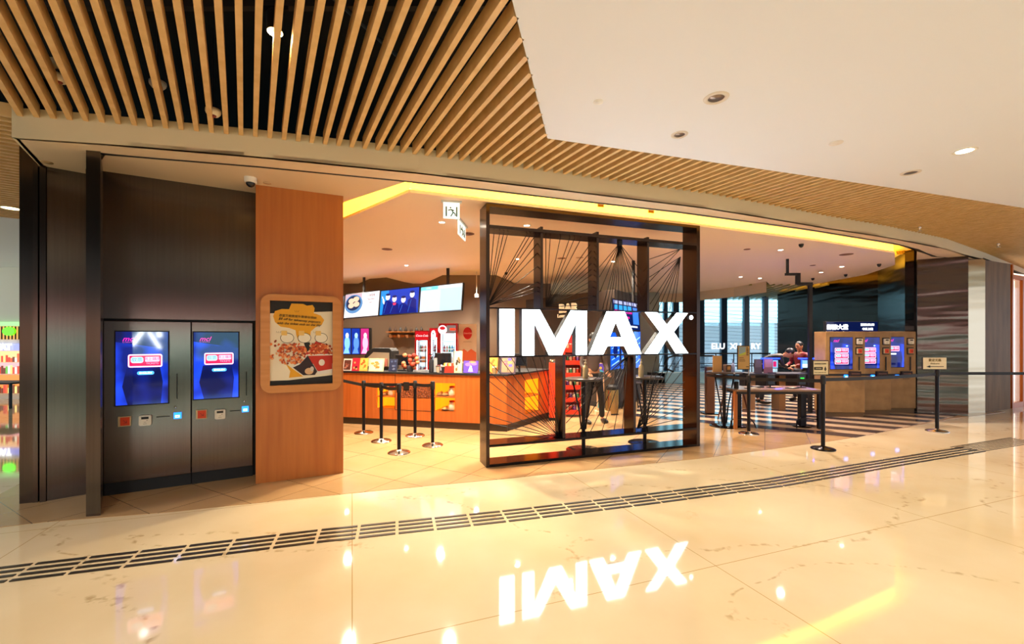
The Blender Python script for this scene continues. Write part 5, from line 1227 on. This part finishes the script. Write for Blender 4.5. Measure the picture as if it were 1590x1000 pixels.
# screens on the right face of the ribbed block
def on_block(px0, px1, py0, py1, label, draw, nm='poster_screen', grp='film poster screens on the ribbed wall', off=-.06):
    A = Vector(blk[1]); B = Vector(blk[2]); R = math.atan2(B.y-A.y, B.x-A.x)
    s0, _ = onplane(px0, 500, A, R, off); s1, _ = onplane(px1, 500, A, R, off); sm = (s0+s1)/2; t_ = (A.y+math.sin(R)*sm)
    z1_, z0_ = zat(py0, t_), zat(py1, t_)
    rt = root(nm, label, 'screen', (A.x, A.y), R, grp); MB().box(s0, s1, off, -.0, z0_, z1_).build('housing', M_matt, rt)
    b = MB(); draw(b, s0+.02, s1-.02, z0_+.02, z1_-.02, off-.004); b.build('picture', parent=rt)
def dposter(b, x0, x1, z0, z1, y):
    w = x1-x0; h = z1-z0; b.use(glow('#1858d8', 1)); b.box(x0, x1, y, y+.003, z0, z1); b.use(glow('#9ad4ff', 1))
    for k in range(5): b.sheet([(x0+w*.1, z0+h*(.1+.15*k)), (x0+w*.9, z0+h*(.2+.15*k)), (x0+w*.9, z0+h*(.24+.15*k)), (x0+w*.1, z0+h*(.12+.15*k))], y-.002, .001)
    b.use(glow('#0c1a60', 1)); b.sheet(oval(x0+w*.5, z0+h*.5, w*.25, h*.2), y-.004, .001)
on_block(947.5, 962.5, 515, 574.5, 'tall blue film poster screen, nearest to the bin', dposter)
on_block(964, 975, 513, 573.5, 'tall blue film poster screen in the middle, behind the mullion', dposter)
on_block(984, 994.5, 512, 572, 'tall blue film poster screen at the far end of the ribbed wall', dposter)
def drT(b, x0, x1, z0, z1):
    w = x1-x0; h = z1-z0; b.use(glow('#0a1a50', 1)); b.box(x0, x1, -.004, 0, z0, z1)
    for k in range(5): b.use(glow('#a8b0d8', 1)); b.box(x0+w*(.03+.195*k), x0+w*(.19+.195*k), -.006, -.004, z1-h*.14, z1-h*.03)
    for k in range(4): b.use(glow('#2a9ae8', 1)); b.box(x0+w*(.05+.17*k), x0+w*(.19+.17*k), -.006, -.004, z1-h*.34, z1-h*.18); b.use(glow('#e01890', 1.1)); b.box(x0+w*(.05+.17*k), x0+w*(.2+.17*k), -.006, -.004, z1-h*.44, z1-h*.36)
    b.use(glow('#3a7ae0', 1)); b.box(x0+w*.74, x0+w*.97, -.006, -.004, z1-h*.8, z1-h*.2); b.use(glow('#e01890', 1)); b.box(x0+w*.3, x0+w*.6, -.006, -.004, z1-h*.62, z1-h*.55); b.use(glow('#d8e0ff', 1)); b.box(x0+w*.3, x0+w*.9, -.006, -.004, z1-h*.92, z1-h*.86)
hung_screen(((953, 461), (996, 470.5), (990, 514), (950, 512)), (8.9, 9.5), 'hanging showtimes screen with pink and blue rows in front of the ribbed wall', drT, 'showtimes_screen', None, rods=(.9,))
# BAR lettering on the dark block's left face
A = Vector(blk[1]); Bv = Vector(blk[0]); R = math.atan2(A.y-Bv.y, A.x-Bv.x)
s0, _ = onplane(866, 478, Bv, R); s1, _ = onplane(902, 478, Bv, R); t_ = Bv.y+math.sin(R)*(s0+s1)/2
rt = root('bar_lettering', 'pale raised word BAR on the dark ribbed wall behind the big letters', 'lettering', (Bv.x, Bv.y), R)
b = MB(); b.use(mat('pale_letter', '#d8c8a8', .4, emis='#c8b088', es=.6)); text(b, 'BAR', (s0+s1)/2, -.03, zat(479, t_), .3, .015, bold=.012); text(b, 'Lounge', (s0+s1)/2-.15, -.03, zat(490, t_), .12, .01, bold=.003)
sc_ = (s1-s0)/.62; mid = (s0+s1)/2; b.v = [((v[0]-mid)*sc_*.9+mid, v[1], v[2]) for v in b.v]; b.build('letters', parent=rt)
# ------------------------------------------------------------------ escalator end seen through the right frame bay
rt = root('escalator_end', 'escalator landing with black looped handrail and glass side, seen through the frame', 'escalator', (5.35, 15.1))
MB().box(-.25, 1.7, .2, .6, .0, .42).build('truss_cover', paint('#7aa8b8', .3), rt, .03); MB().box(-.5, .0, .2, .6, 0, .38).build('side_skirt', M_matt, rt)
b = MB()
for k in range(9): pass
b.tube([(1.7, .22, .98), (.3, .22, .98), (.08, .22, .9), (-.02, .22, .72), (.08, .22, .52), (.3, .22, .42)], .03, 8); b.build('handrail', M_matt, rt)
MB().box(.1, 1.7, .215, .225, .42, .95).build('glass_panel', M_glass, rt)
rt = root('balustrade', 'dark rail balustrade standing before the far window wall', 'balustrade', (6.6, 15.6))
b = MB(); b.tube([(0, 0, 1.05), (2.6, 0, 1.05)], .025, 8); b.tube([(0, 0, .7), (2.6, 0, .7)], .015, 6); b.build('rail', M_matt, rt)
for k in range(5): MB().cyl((k*.64+.02, 0), .018, 0, 1.05, 8).build('baluster', M_matt, rt)
# ------------------------------------------------------------------ ceiling fittings
def ceil_item(nm, label, cat, px, py, z, fn, grp=None):
    p = P(px, py, z); rt = root(nm, label, cat, (p.x, p.y, z), 0, grp); fn(rt); return rt
def dl_on(power, col=(1, .82, .6), r_=.05, spot=2.3, em=None):
    def f(rt):
        MB().lathe([(r_*.95, .0), (r_*.95, -.006), (r_*1.35, -.005), (r_*1.35, .0)], n=20, cap=False).build('trim_ring', paint('#f0ece4'), rt)
        MB().lathe([(0, -.003), (r_*.92, -.003), (r_*.92, .0), (0, .0)], n=20).build('lens', em or M_lit, rt)
        if power: l = lamp('SPOT', (0, 0, -.02), power, col, .05, (0, 0, 0), spot, rt)
    return f
def dl_off(r_=.06, dark='#5a4a44'):
    def f(rt):
        MB().lathe([(r_*.8, 0), (r_*.8, -.006), (r_*1.2, -.006), (r_*1.25, .0)], n=22, cap=False).build('trim_ring', paint('#d8d0c8'), rt)
        MB().lathe([(0, -.002), (r_*.8, -.002), (r_*.8, .0), (0, 0)], n=22).build('reflector', mat('dim_reflector', '#8a7a70', .3, .8), rt)
    return f
def disc(r_, col):
    def f(rt): MB().lathe([(0, -.006), (r_*.95, -.006), (r_, -.001), (r_, 0), (0, 0)], n=22).build('cover', paint(col), rt); MB().lathe([(0, -.008), (r_*.6, -.008), (r_*.6, -.006), (0, -.006)], n=18).build('grille', paint(col), rt)
    return f
def dome_cam(rt): MB().lathe([(.06, 0), (.06, -.04), (.05, -.055)], n=18).build('housing', paint('#e8e4dc'), rt); MB().ball((0, 0, -.055), .045, n=14).build('dark_dome', mat('dome_glass', '#101014', .08), rt)
def black_cam(rt): MB().lathe([(.04, 0), (.04, -.03)], n=14).build('housing', M_matt, rt); MB().ball((0, 0, -.03), .035, n=12).build('dark_dome', mat('dome_glass', '#101014', .08), rt)
def sprinkler(rt): MB().lathe([(.02, .0), (.02, -.03), (.006, -.04), (.006, -.07)], n=10).build('stem', M_chrome, rt); MB().lathe([(0, -.07), (.03, -.07), (.03, -.075), (0, -.075)], n=12).build('deflector', M_chrome, rt)
WC = (.9, .92, 1.0)
ceil_item('downlight', 'small glowing downlight at the far right of the white ceiling', 'downlight', 1498, 234, ZC, dl_on(60, (1, .93, .82), .07), 'white ceiling downlights')
for px, py, r_, lb in ((1112, 152, .075, 'large unlit ringed downlight in the white ceiling'), (1055, 209, .06, 'unlit ringed downlight near the slat edge in the white ceiling'), (1414, 268, .075, 'unlit ringed downlight by the slat edge, right part of the white ceiling')):
    ceil_item('downlight', lb, 'downlight', px, py, ZC, dl_off(r_), 'white ceiling downlights')
ceil_item('smoke_detector', 'small white round detector at the left of the white ceiling', 'detector', 929, 158, ZC, disc(.04, '#f4f4f4'))
ceil_item('access_disc', 'flat white ceiling cap in the middle of the white ceiling', 'ceiling disc', 1298, 222, ZC, disc(.06, '#e4e0de'))
IS = 'lit downlights in the shop ceiling'
lits = [(631, 412, 'lit downlight straight above the middle menu screen'), (686, 345, 'lit downlight just below the exit sign'), (818, 350, 'lit downlight seen over the left upper frame shelf'), (804, 402, 'lit downlight seen in the first frame bay, upper one'), (777, 442, 'lit downlight seen in the first frame bay, lower one'),         (952, 406, 'lit downlight seen in the third frame bay'), (1212, 388, 'lit downlight nearest the cove right of the frame'), (1180, 432, 'lit downlight over the far window edge'), (1307, 414, 'lit downlight near the right cove corner'), (1275, 423, 'small lit downlight between two black dome cameras'), (1150, 430, 'lit downlight closest to the bulkhead edge, right of the frame')]
for i, (px, py, lb) in enumerate(lits):
    pw = 380 if py < 430 else 240
    ceil_item('downlight', lb, 'downlight', px, py, ZS, dl_on(pw, (1, .84, .64) if px < 1100 else (1, .82, .74), .045), IS)
def rod_lamp(rt):
    dl_on(150, (1, .84, .64), .05)(rt); MB().lathe([(.06, 0), (.06, .08), (.02, .1)], n=16).build('lamp_body', paint('#d8d0c4'), rt); MB().cyl((0, 0), .012, .1, ZS+.27-2.8, 8).build('rod', paint('#d8d0c4'), rt)
ceil_item('downlight', 'lit lamp on a short rod at the left edge of the tall frame', 'downlight', 740, 461, 2.8, rod_lamp)
for px, py, r_, lb in ((601, 387, .1, 'dark round ceiling speaker above the blue film screen'), (727, 363, .1, 'dark round ceiling speaker behind the blue exit sign'), (872, 401, .09, 'dark round ceiling speaker seen in the second frame bay'), (900, 400, .08, 'pale round ceiling speaker right of the dark one in the second bay'), (1160, 387, .06, 'dark round ceiling disc right of the frame'), (1314, 395, .12, 'flat oval ceiling hatch near the cove'), (1262, 412, .06, 'small dark ceiling disc near the dome cameras')):
    ceil_item('ceiling_speaker', lb, 'ceiling speaker', px, py, ZS, disc(r_, '#7a5240' if 'pale' not in lb else '#c8a890'), 'ceiling speakers')
for px, py, lb in ((1244, 379, 'black dome camera right of the frame under the cove'), (1365, 410, 'black dome camera at the right cove corner'), (1313, 426, 'black dome camera over the kiosks, farther back'), (1262, 432, 'black dome camera over the black pole'), (786, 423, 'black dome camera seen in the first frame bay')):
    ceil_item('dome_camera', lb, 'camera', px, py, ZS, black_cam, 'black dome cameras')
ceil_item('dome_camera', 'white dome camera with dark eye above the wood wall corner', 'camera', 389, 276, ZS, dome_cam)
ceil_item('access_disc', 'small round cap in the soffit right of the white dome camera', 'ceiling disc', 415, 284, ZS, disc(.04, '#d8b890'))
ceil_item('access_disc', 'round vent cap in the left soffit corner', 'ceiling disc', 73, 252, ZS, disc(.045, '#b09468'))
for px, py, lb in ((1428, 352, 'sprinkler head hanging from the slats near the curved fascia'), (1550, 378, 'sprinkler head hanging from the slats at the far right')):
    ceil_item('sprinkler', lb, 'sprinkler', px, py, ZC, sprinkler, 'sprinklers')
def det(rt): MB().lathe([(0, -.03), (.04, -.03), (.055, -.01), (.058, .0), (.058, .02), (0, .02)], n=20).build('body', paint('#e8dcc4'), rt); MB().lathe([(0, -.04), (.02, -.04), (.025, -.03), (0, -.03)], n=12).build('sensor', paint('#8a3a2a'), rt); MB().cyl((0, 0), .008, .02, .7, 6).build('rod', M_matt, rt)
ceil_item('smoke_detector', 'white detector hanging between slats at the right of three', 'detector', 331, 174, ZC+.05, det, 'detectors between the slats')
ceil_item('smoke_detector', 'white detector hanging between the leftmost slats', 'detector', 91, 121, ZC+.1, det, 'detectors between the slats')
ceil_item('smoke_detector', 'dim detector hanging between slats, middle of three', 'detector', 245, 131, ZC+.2, det, 'detectors between the slats')
ceil_item('junction_box', 'small cream junction box above the leftmost detector', 'junction box', 82, 103, ZC+.16, lambda rt: (MB().box(-.06, .06, -.03, .03, 0, .05).build('box', paint('#d8c8a0'), rt), MB().cyl((0, 0), .006, .05, .7, 6).build('rod', M_matt, rt)))
def can(rt):
    MB().lathe([(.05, 0), (.05, .12), (.03, .14)], n=16).build('lamp_body', M_matt, rt); MB().lathe([(0, -.003), (.045, -.003), (.045, 0), (0, 0)], n=16).build('lens', glow('#ffd890', 40), rt); MB().box(-.09, .09, -.006, .006, .14, .17).cyl((0, 0), .008, .17, .7, 6).build('bracket', M_void, rt)
    lamp('SPOT', (0, 0, -.02), 40, (1, .75, .4), .045, (0, 0, 0), 2.6, rt)
ceil_item('spotlight', 'bright warm spotlight shining between the ceiling slats', 'spotlight', 427, 50, ZC+.14, can)
# exit signs
def exit_sign(px, py, rz, w, h, label, hang=.05):
    p = P(px, py, ZS-.06); rt = root('exit_sign', label, 'exit sign', (p.x, p.y, ZS-.05), rz, 'exit signs')
    MB().box(-w*.62, w*.62, -.03, .03, .03, .05).build('ceiling_plate', paint('#d8dcd8'), rt)
    b = MB(); b.box(-w/2, w/2, -.008, .008, -h, .03); b.build('lit_panel', mat('exit_panel', '#ffffff', .3, emis='#d8f4f0', es=.62), rt)
    b = MB(); g = glow('#0c6a48', .25); b.use(g)
    for y, s in ((-.011, 1), (.009, -1)):
        Xf = lambda t: t*w*s; 
        b.box(min(Xf(-.36), Xf(-.28)), max(Xf(-.36), Xf(-.28)), y, y+.002, -h*.85, -.02); b.box(min(Xf(.28), Xf(.36)), max(Xf(.28), Xf(.36)), y, y+.002, -h*.85, -.02)
        b.sheet(oval(Xf(-.06), -h*.2, w*.05, w*.05, 10), y)
        for l in (((-.02, -.3), (.1, -.55)), ((.1, -.55), (-.05, -.85)), ((.05, -.5), (.22, -.62)), ((.22, -.62), (.24, -.8)), ((-.22, -.4), (.0, -.34)), ((.0, -.34), (.16, -.42))):
            (a0, c0), (a1, c1) = l; dx, dz = Xf(a1-a0), (c1-c0)*h; n_ = math.hypot(dx, dz); nx, nz = -dz/n_*w*.03, dx/n_*w*.03
            b.sheet([(Xf(a0)-nx, c0*h-nz), (Xf(a1)-nx, c1*h-nz), (Xf(a1)+nx, c1*h+nz), (Xf(a0)+nx, c0*h+nz)], y)
    b.build('running_figure', parent=rt)
exit_sign(701, 320, math.radians(12), .2, .165, 'square green running-man exit sign facing the camera')
exit_sign(717, 352, math.radians(84), .46, .17, 'bluish exit sign seen nearly edge on, right of the square exit sign')
# cove grille and small cove boxes
p = P(1410, 390, ZS+.25); rt = root('vent_grille', 'yellow-lit air grille in the recess at the right cove corner', 'vent', (p.x, p.y, ZS+.235), .8)
b = MB(); b.box(-.3, .3, -.22, -.19, 0, .02); b.box(-.3, .3, .19, .22, 0, .02); b.box(-.3, -.27, -.19, .19, 0, .02); b.box(.27, .3, -.19, .19, 0, .02); b.build('frame', paint('#f0d890'), rt)
b = MB()
for k in range(10): b.box(-.27, .27, -.19+k*.04, -.175+k*.04, .005, .02)
for k in range(14): b.box(-.26+k*.04, -.25+k*.04, -.19, .19, .005, .018)
b.build('grid', paint('#c89a30'), rt)
for px, lb in ((932, 'small gold bracket plate on the lit cove above the frame, left one'), (1010, 'small gold bracket plate on the lit cove above the frame, right one')):
    k = (px-CX)/F; q0_ = inv_x(cil, px); rt = root('cove_bracket', lb, 'bracket', (q0_.x, q0_.y-.02, ZS+.10), .3, 'brackets on the cove')
    MB().box(-.045, .045, -.012, .0, .0, .07).build('plate', mat('gold_plate', '#a87818', .4, .5), rt); MB().box(-.03, .03, -.02, -.012, .02, .04).build('clip', mat('gold_plate', '#a87818'), rt)

# ------------------------------------------------------------------ people
SKIN = paint('#c48a64', .5); HAIR = paint('#0f0c0b', .5)
def head(b, c, r, yaw=0, nod=0, face='#c48a64'):
    """head: skull, jaw, nose, ears; faces local -y turned by yaw, tipped forward by nod"""
    M_ = Matrix.Rotation(yaw, 4, 'Z') @ Matrix.Rotation(nod, 4, 'X'); M3 = lambda v: tuple(Vector(c)+(M_ @ Vector(v)))
    b.use(paint(face, .5), True); b.ball(c, r*.76, r*.92, r*1.1, 16, M_); b.ball(M3((0, -r*.28, -r*.55)), r*.55, r*.55, r*.55, 12, M_)
    b.ball(M3((0, -r*.95, -r*.12)), r*.12, r*.2, r*.2, 8, M_)
    for s in (-1, 1): b.ball(M3((s*r*.78, 0, -r*.1)), r*.1, r*.18, r*.26, 8, M_)
    b.use(paint('#20140e')); [b.ball(M3((s*r*.3, -r*.83, r*.06)), r*.1, r*.06, r*.06, 6, M_) for s in (-1, 1)]
    b.use(paint('#8a3a34')); b.ball(M3((0, -r*.83, -r*.6)), r*.22, r*.07, r*.06, 8, M_)
    return M_, M3
def hair(rt, c, r, yaw, nod, long=0, tail=False):
    M_ = Matrix.Rotation(yaw, 4, 'Z') @ Matrix.Rotation(nod, 4, 'X'); M3 = lambda v: tuple(Vector(c)+(M_ @ Vector(v)))
    b = MB(); b.ball(M3((0, r*.16, r*.22)), r*.86, r*.92, r*1.02, 16, M_)
    if long: b.ball(M3((0, r*.5, -r*.4)), r*.75, r*.5, r*.9, 12, M_)
    if tail: b.ball(M3((0, r*1.1, .0)), r*.35, r*.35, r*.4, 10, M_)
    b.build('hair', HAIR, rt)
def hand(b, wrist, d, up=(0, 0, 1), s=1.0):
    d = Vector(d).normalized(); side = d.cross(Vector(up)).normalized(); w = Vector(wrist); pc_ = w+d*.045*s
    b.ball(pc_, .04*s, .04*s, .02*s, 10, None)
    for k, l in enumerate((.062, .072, .068, .052)):
        a = w+d*.075*s+side*((k-1.5)*.019*s); m = a+d*l*.55*s; e = a+d*l*.9*s-Vector(up)*.018*s
        b.tube([a-d*.02*s, m, e], [.009*s, .008*s, .0065*s], 6)
    a = w+d*.025*s+side*.03*s; b.tube([a, a+d*.03*s+side*.02*s, a+d*.055*s+side*.018*s-Vector(up)*.01*s], [.011*s, .009*s, .007*s], 6)
def person(x, y, rz, J, label, top, trousers, hd, long=0, tail=False, shoes='#15120f', nm='person'):
    """J: joint dict in metres, local frame (faces -y)"""
    rt = root(nm, label, 'person', (x, y), rz)
    names = ['pel', 'spine', 'chest', 'neck', 'Ls', 'Le', 'Lw', 'Rs', 'Re', 'Rw', 'Lh', 'Lk', 'La', 'Lt', 'Rh', 'Rk', 'Ra', 'Rt']
    rad = dict(pel=.11, spine=.105, chest=.12, neck=.05, Ls=.058, Le=.042, Lw=.028, Rs=.058, Re=.042, Rw=.028, Lh=.085, Lk=.055, La=.036, Lt=.032, Rh=.085, Rk=.055, Ra=.036, Rt=.032)
    E = [('pel', 'spine'), ('spine', 'chest'), ('chest', 'neck'), ('chest', 'Ls'), ('Ls', 'Le'), ('Le', 'Lw'), ('chest', 'Rs'), ('Rs', 'Re'), ('Re', 'Rw'), ('pel', 'Lh'), ('Lh', 'Lk'), ('Lk', 'La'), ('La', 'Lt'), ('pel', 'Rh'), ('Rh', 'Rk'), ('Rk', 'Ra'), ('Ra', 'Rt')]
    ix = {n_: i for i, n_ in enumerate(names)}
    def sk(ns, k=1.0, over={}):
        idx = {n_: i for i, n_ in enumerate(ns)}
        return skin_mesh([tuple(J[n_])+(over.get(n_, rad[n_]*k),) for n_ in ns], [(idx[a], idx[c]) for a, c in E if a in idx and c in idx])
    b = MB(); b.use(SKIN, True); b.mesh(sk(names, .86)); hc, hr, yaw, nod = hd
    b.tube([J['neck'], tuple(Vector(hc)-Vector((0, 0, hr*.5)))], .05, 10); head(b, hc, hr, yaw, nod)
    b.use(SKIN, True)
    for w_, e_ in (('Lw', 'Le'), ('Rw', 'Re')): hand(b, J[w_], Vector(J[w_])-Vector(J[e_]))
    b.build('body', parent=rt)
    hair(rt, hc, hr, yaw, nod, long, tail)
    b = MB(); b.smooth = True; b.use(top, True); b.mesh(sk(['pel', 'spine', 'chest', 'neck', 'Ls', 'Le', 'Lw', 'Rs', 'Re', 'Rw'], 1.1, dict(neck=.055, Lw=.036, Rw=.036))); b.build('top', parent=rt)
    b = MB(); b.smooth = True; b.use(trousers, True); b.mesh(sk(['pel', 'Lh', 'Lk', 'La', 'Rh', 'Rk', 'Ra'], 1.12, dict(La=.055, Ra=.055, pel=.125))); b.build('trousers', parent=rt)
    for s in 'LR':
        b = MB(); t = Vector(J[s+'t']); a = Vector(J[s+'a']); m_ = (t+a)/2; b.ball((m_.x, m_.y-.02, .045), .05, .14, .045, 12); b.build('shoe', paint(shoes, .4), rt)
    return rt
stand = dict(pel=(0, 0, .93), spine=(0, .01, 1.1), chest=(0, .01, 1.3), neck=(0, 0, 1.44), Ls=(-.19, .01, 1.37), Le=(-.24, -.02, 1.1), Lw=(-.2, -.2, .98), Rs=(.19, .01, 1.37), Re=(.24, -.02, 1.1), Rw=(.2, -.2, .98),
             Lh=(-.1, 0, .86), Lk=(-.12, -.03, .49), La=(-.14, .02, .09), Lt=(-.14, -.12, .04), Rh=(.1, 0, .86), Rk=(.15, -.03, .49), Ra=(.2, .03, .09), Rt=(.21, -.1, .04))
p = P(921, 657)
person(p.x, p.y, math.radians(15), stand, 'person in dark trousers and brown-grey top standing behind the left bar table', paint('#5a4a44'), paint('#0c0b0d'), ((0, -.02, 1.58), .105, 0, .1))
bend = dict(stand); bend.update(spine=(0, -.12, 1.05), chest=(0, -.36, 1.16), neck=(0, -.5, 1.19), Ls=(-.18, -.38, 1.15), Le=(-.2, -.42, .95), Lw=(-.16, -.55, .9), Rs=(.18, -.38, 1.15), Re=(.2, -.42, .95), Rw=(.16, -.55, .9))
person(5.95+.15, 10.75, math.radians(75), bend, 'person in black bending forward over the rear service desk', paint('#141012'), paint('#101012'), ((0, -.63, 1.24), .105, 0, .9))
short = dict(stand); short.update({k: (v[0], v[1], v[2]*.87) for k, v in stand.items()}); short.update(Lw=(-.12, -.3, .92), Rw=(.12, -.3, .92))
person(7.3, 11.1, math.radians(-70), short, 'person in a dark red top with tied-back hair, standing by the right monitor', paint('#6a1018'), paint('#141016'), ((0, -.03, 1.40), .1, 0, .3), 0, True)

# ------------------------------------------------------------------ far shop seen past the left steel column
Y = 11.5; X0 = -15.5
b = MB(); b.box(X0, -11.6, Y, Y+.1, 0, 4); struct('wall_far_left', b, paint('#e6e8da'))
rt = root('far_shopfront', 'bright distant food shop with green band and lit shelves at the left edge', 'shopfront', (X0, Y-.02), 0)
fx = lambda px: (px-CX)/F*Y-X0
b = MB(); b.use(glow('#9adf8a', 1.0)); b.box(0, 3.6, -.06, 0, zat(506, Y), zat(500, Y)); b.build('green_band', parent=rt)
b = MB(); b.use(glow('#48ff08', 2.2)); b.sheet(oval(fx(21), zat(514.5, Y), .16, .11), -.1, .04); b.build('round_green_sign', parent=rt)
b = MB(); b.use(glow('#d8a050', .9)); b.box(0, 3.6, -.03, 0, zat(527, Y), zat(507, Y)); b.use(M_matt)
for k in range(40): b.box(k*.09, k*.09+.02, -.05, -.03, zat(527, Y), zat(507, Y))
b.build('slatted_header', parent=rt)
b = MB(); b.use(glow('#8a90e8', 1.2)); b.box(0, 3.6, -.04, 0, zat(544, Y), zat(534, Y)); b.use(glow('#ffffff', 2.5)); text(b, 'GREAT', fx(4), -.08, zat(539, Y), .22, .01, bold=.01); b.build('lit_name_sign', parent=rt)
for k, (y0, y1, c_) in enumerate(((545, 562, '#ffc080'), (563, 580, '#f4a0a0'), (582, 610, '#d88030'))):
    b = MB(); b.use(glow(c_, 1.1)); b.box(0, 3.6, -.03, 0, zat(y1, Y), zat(y0, Y)); rr = random.Random(k)
    for i in range(60): b.use(glow(rr.choice(['#fff0d0', '#e05a30', '#c8402a', '#60b040', '#ffe080', '#6a3018']), 1)); x_ = i*.06; b.box(x_, x_+.04, -.05, -.03, zat(y1, Y), zat(y1, Y)+(.1+.14*rr.random()))
    b.build('shelf_display', parent=rt)
rt = root('side_table', 'thin dark table standing before the distant food shop', 'table', ((12-CX)/F*10.2, 10.2), 0)
MB().box(-.7, .4, -.3, .3, .55, .59).build('tabletop', M_matt, rt)
for x, y in ((-.6, -.25), (.33, -.25), (-.6, .25), (.33, .25)): MB().box(x, x+.04, y-.02, y+.02, 0, .55).build('leg', M_matt, rt)
rt = root('ceiling_lamp', 'lit recessed lamp with red spot among the left slats', 'downlight', P(17, 323, ZC), 0); rt.location.z = ZC-.0
MB().lathe([(0, -.005), (.1, -.005), (.1, 0), (0, 0)], n=18).build('lens', glow('#ffe8b0', 4), rt); MB().lathe([(.1, 0), (.1, -.008), (.13, -.008), (.13, 0)], n=18, cap=False).build('trim_ring', paint('#e0d0a8'), rt)
# ------------------------------------------------------------------ lamps of the hall (recessed in the outer ceiling, outside the view), then added shop fill
for x, y, pw in ((-2.5, 1.0, 90), (1.6, 1.2, 90), (5.2, 2.6, 110), (-6, 2.6, 70), (8.5, 4.2, 110), (2, -2.5, 120), (-3.5, -2.5, 120)):
    lamp('SPOT', (x, y, ZC-.03), pw*1.3, (1, .96, .9), .06, (0, 0, 0), 2.5)
for x, y, pw in ((-4.6, 12.2, 60), (-2.8, 12.3, 60), (-1.0, 12.3, 60), (1.9, 13.0, 50), (-3.6, 9.6, 90), (-1.6, 9.8, 90), (-1.0, 7.0, 70), (1.2, 8.6, 60), (-2.6, 7.0, 70)):  # fill spots without fittings, added to brighten the shop interior and back wall
    lamp('SPOT', (x, y, ZS-.03), pw*3.3, (1, .87, .70), .06, (0, 0, 0), 2.5)

# ------------------------------------------------------------------ details that belong to a part hang from that part
PAIRS = {'screen': ('bezel', 'housing'), 'picture': ('housing',), 'door_handle': ('glass_door',), 'belt_head': ('pole',), 'poster_print': ('frame',), 'face': ('frame', 'plate'),
         'print': ('card', 'board'), 'pump_head': ('bottle',), 'dark_dome': ('housing',), 'niche_floor': ('niche_lining',), 'light_tube': ('lit_interior',), 'grid': ('frame',), 'running_figure': ('lit_panel',)}
for o in list(COL.objects):
    if o.parent and o.parent.parent is None and o.name.split('.')[0] in PAIRS:
        for w_ in PAIRS[o.name.split('.')[0]]:
            c_ = [k for k in o.parent.children if k.name.split('.')[0] == w_]
            if c_: o.parent = c_[0]; break
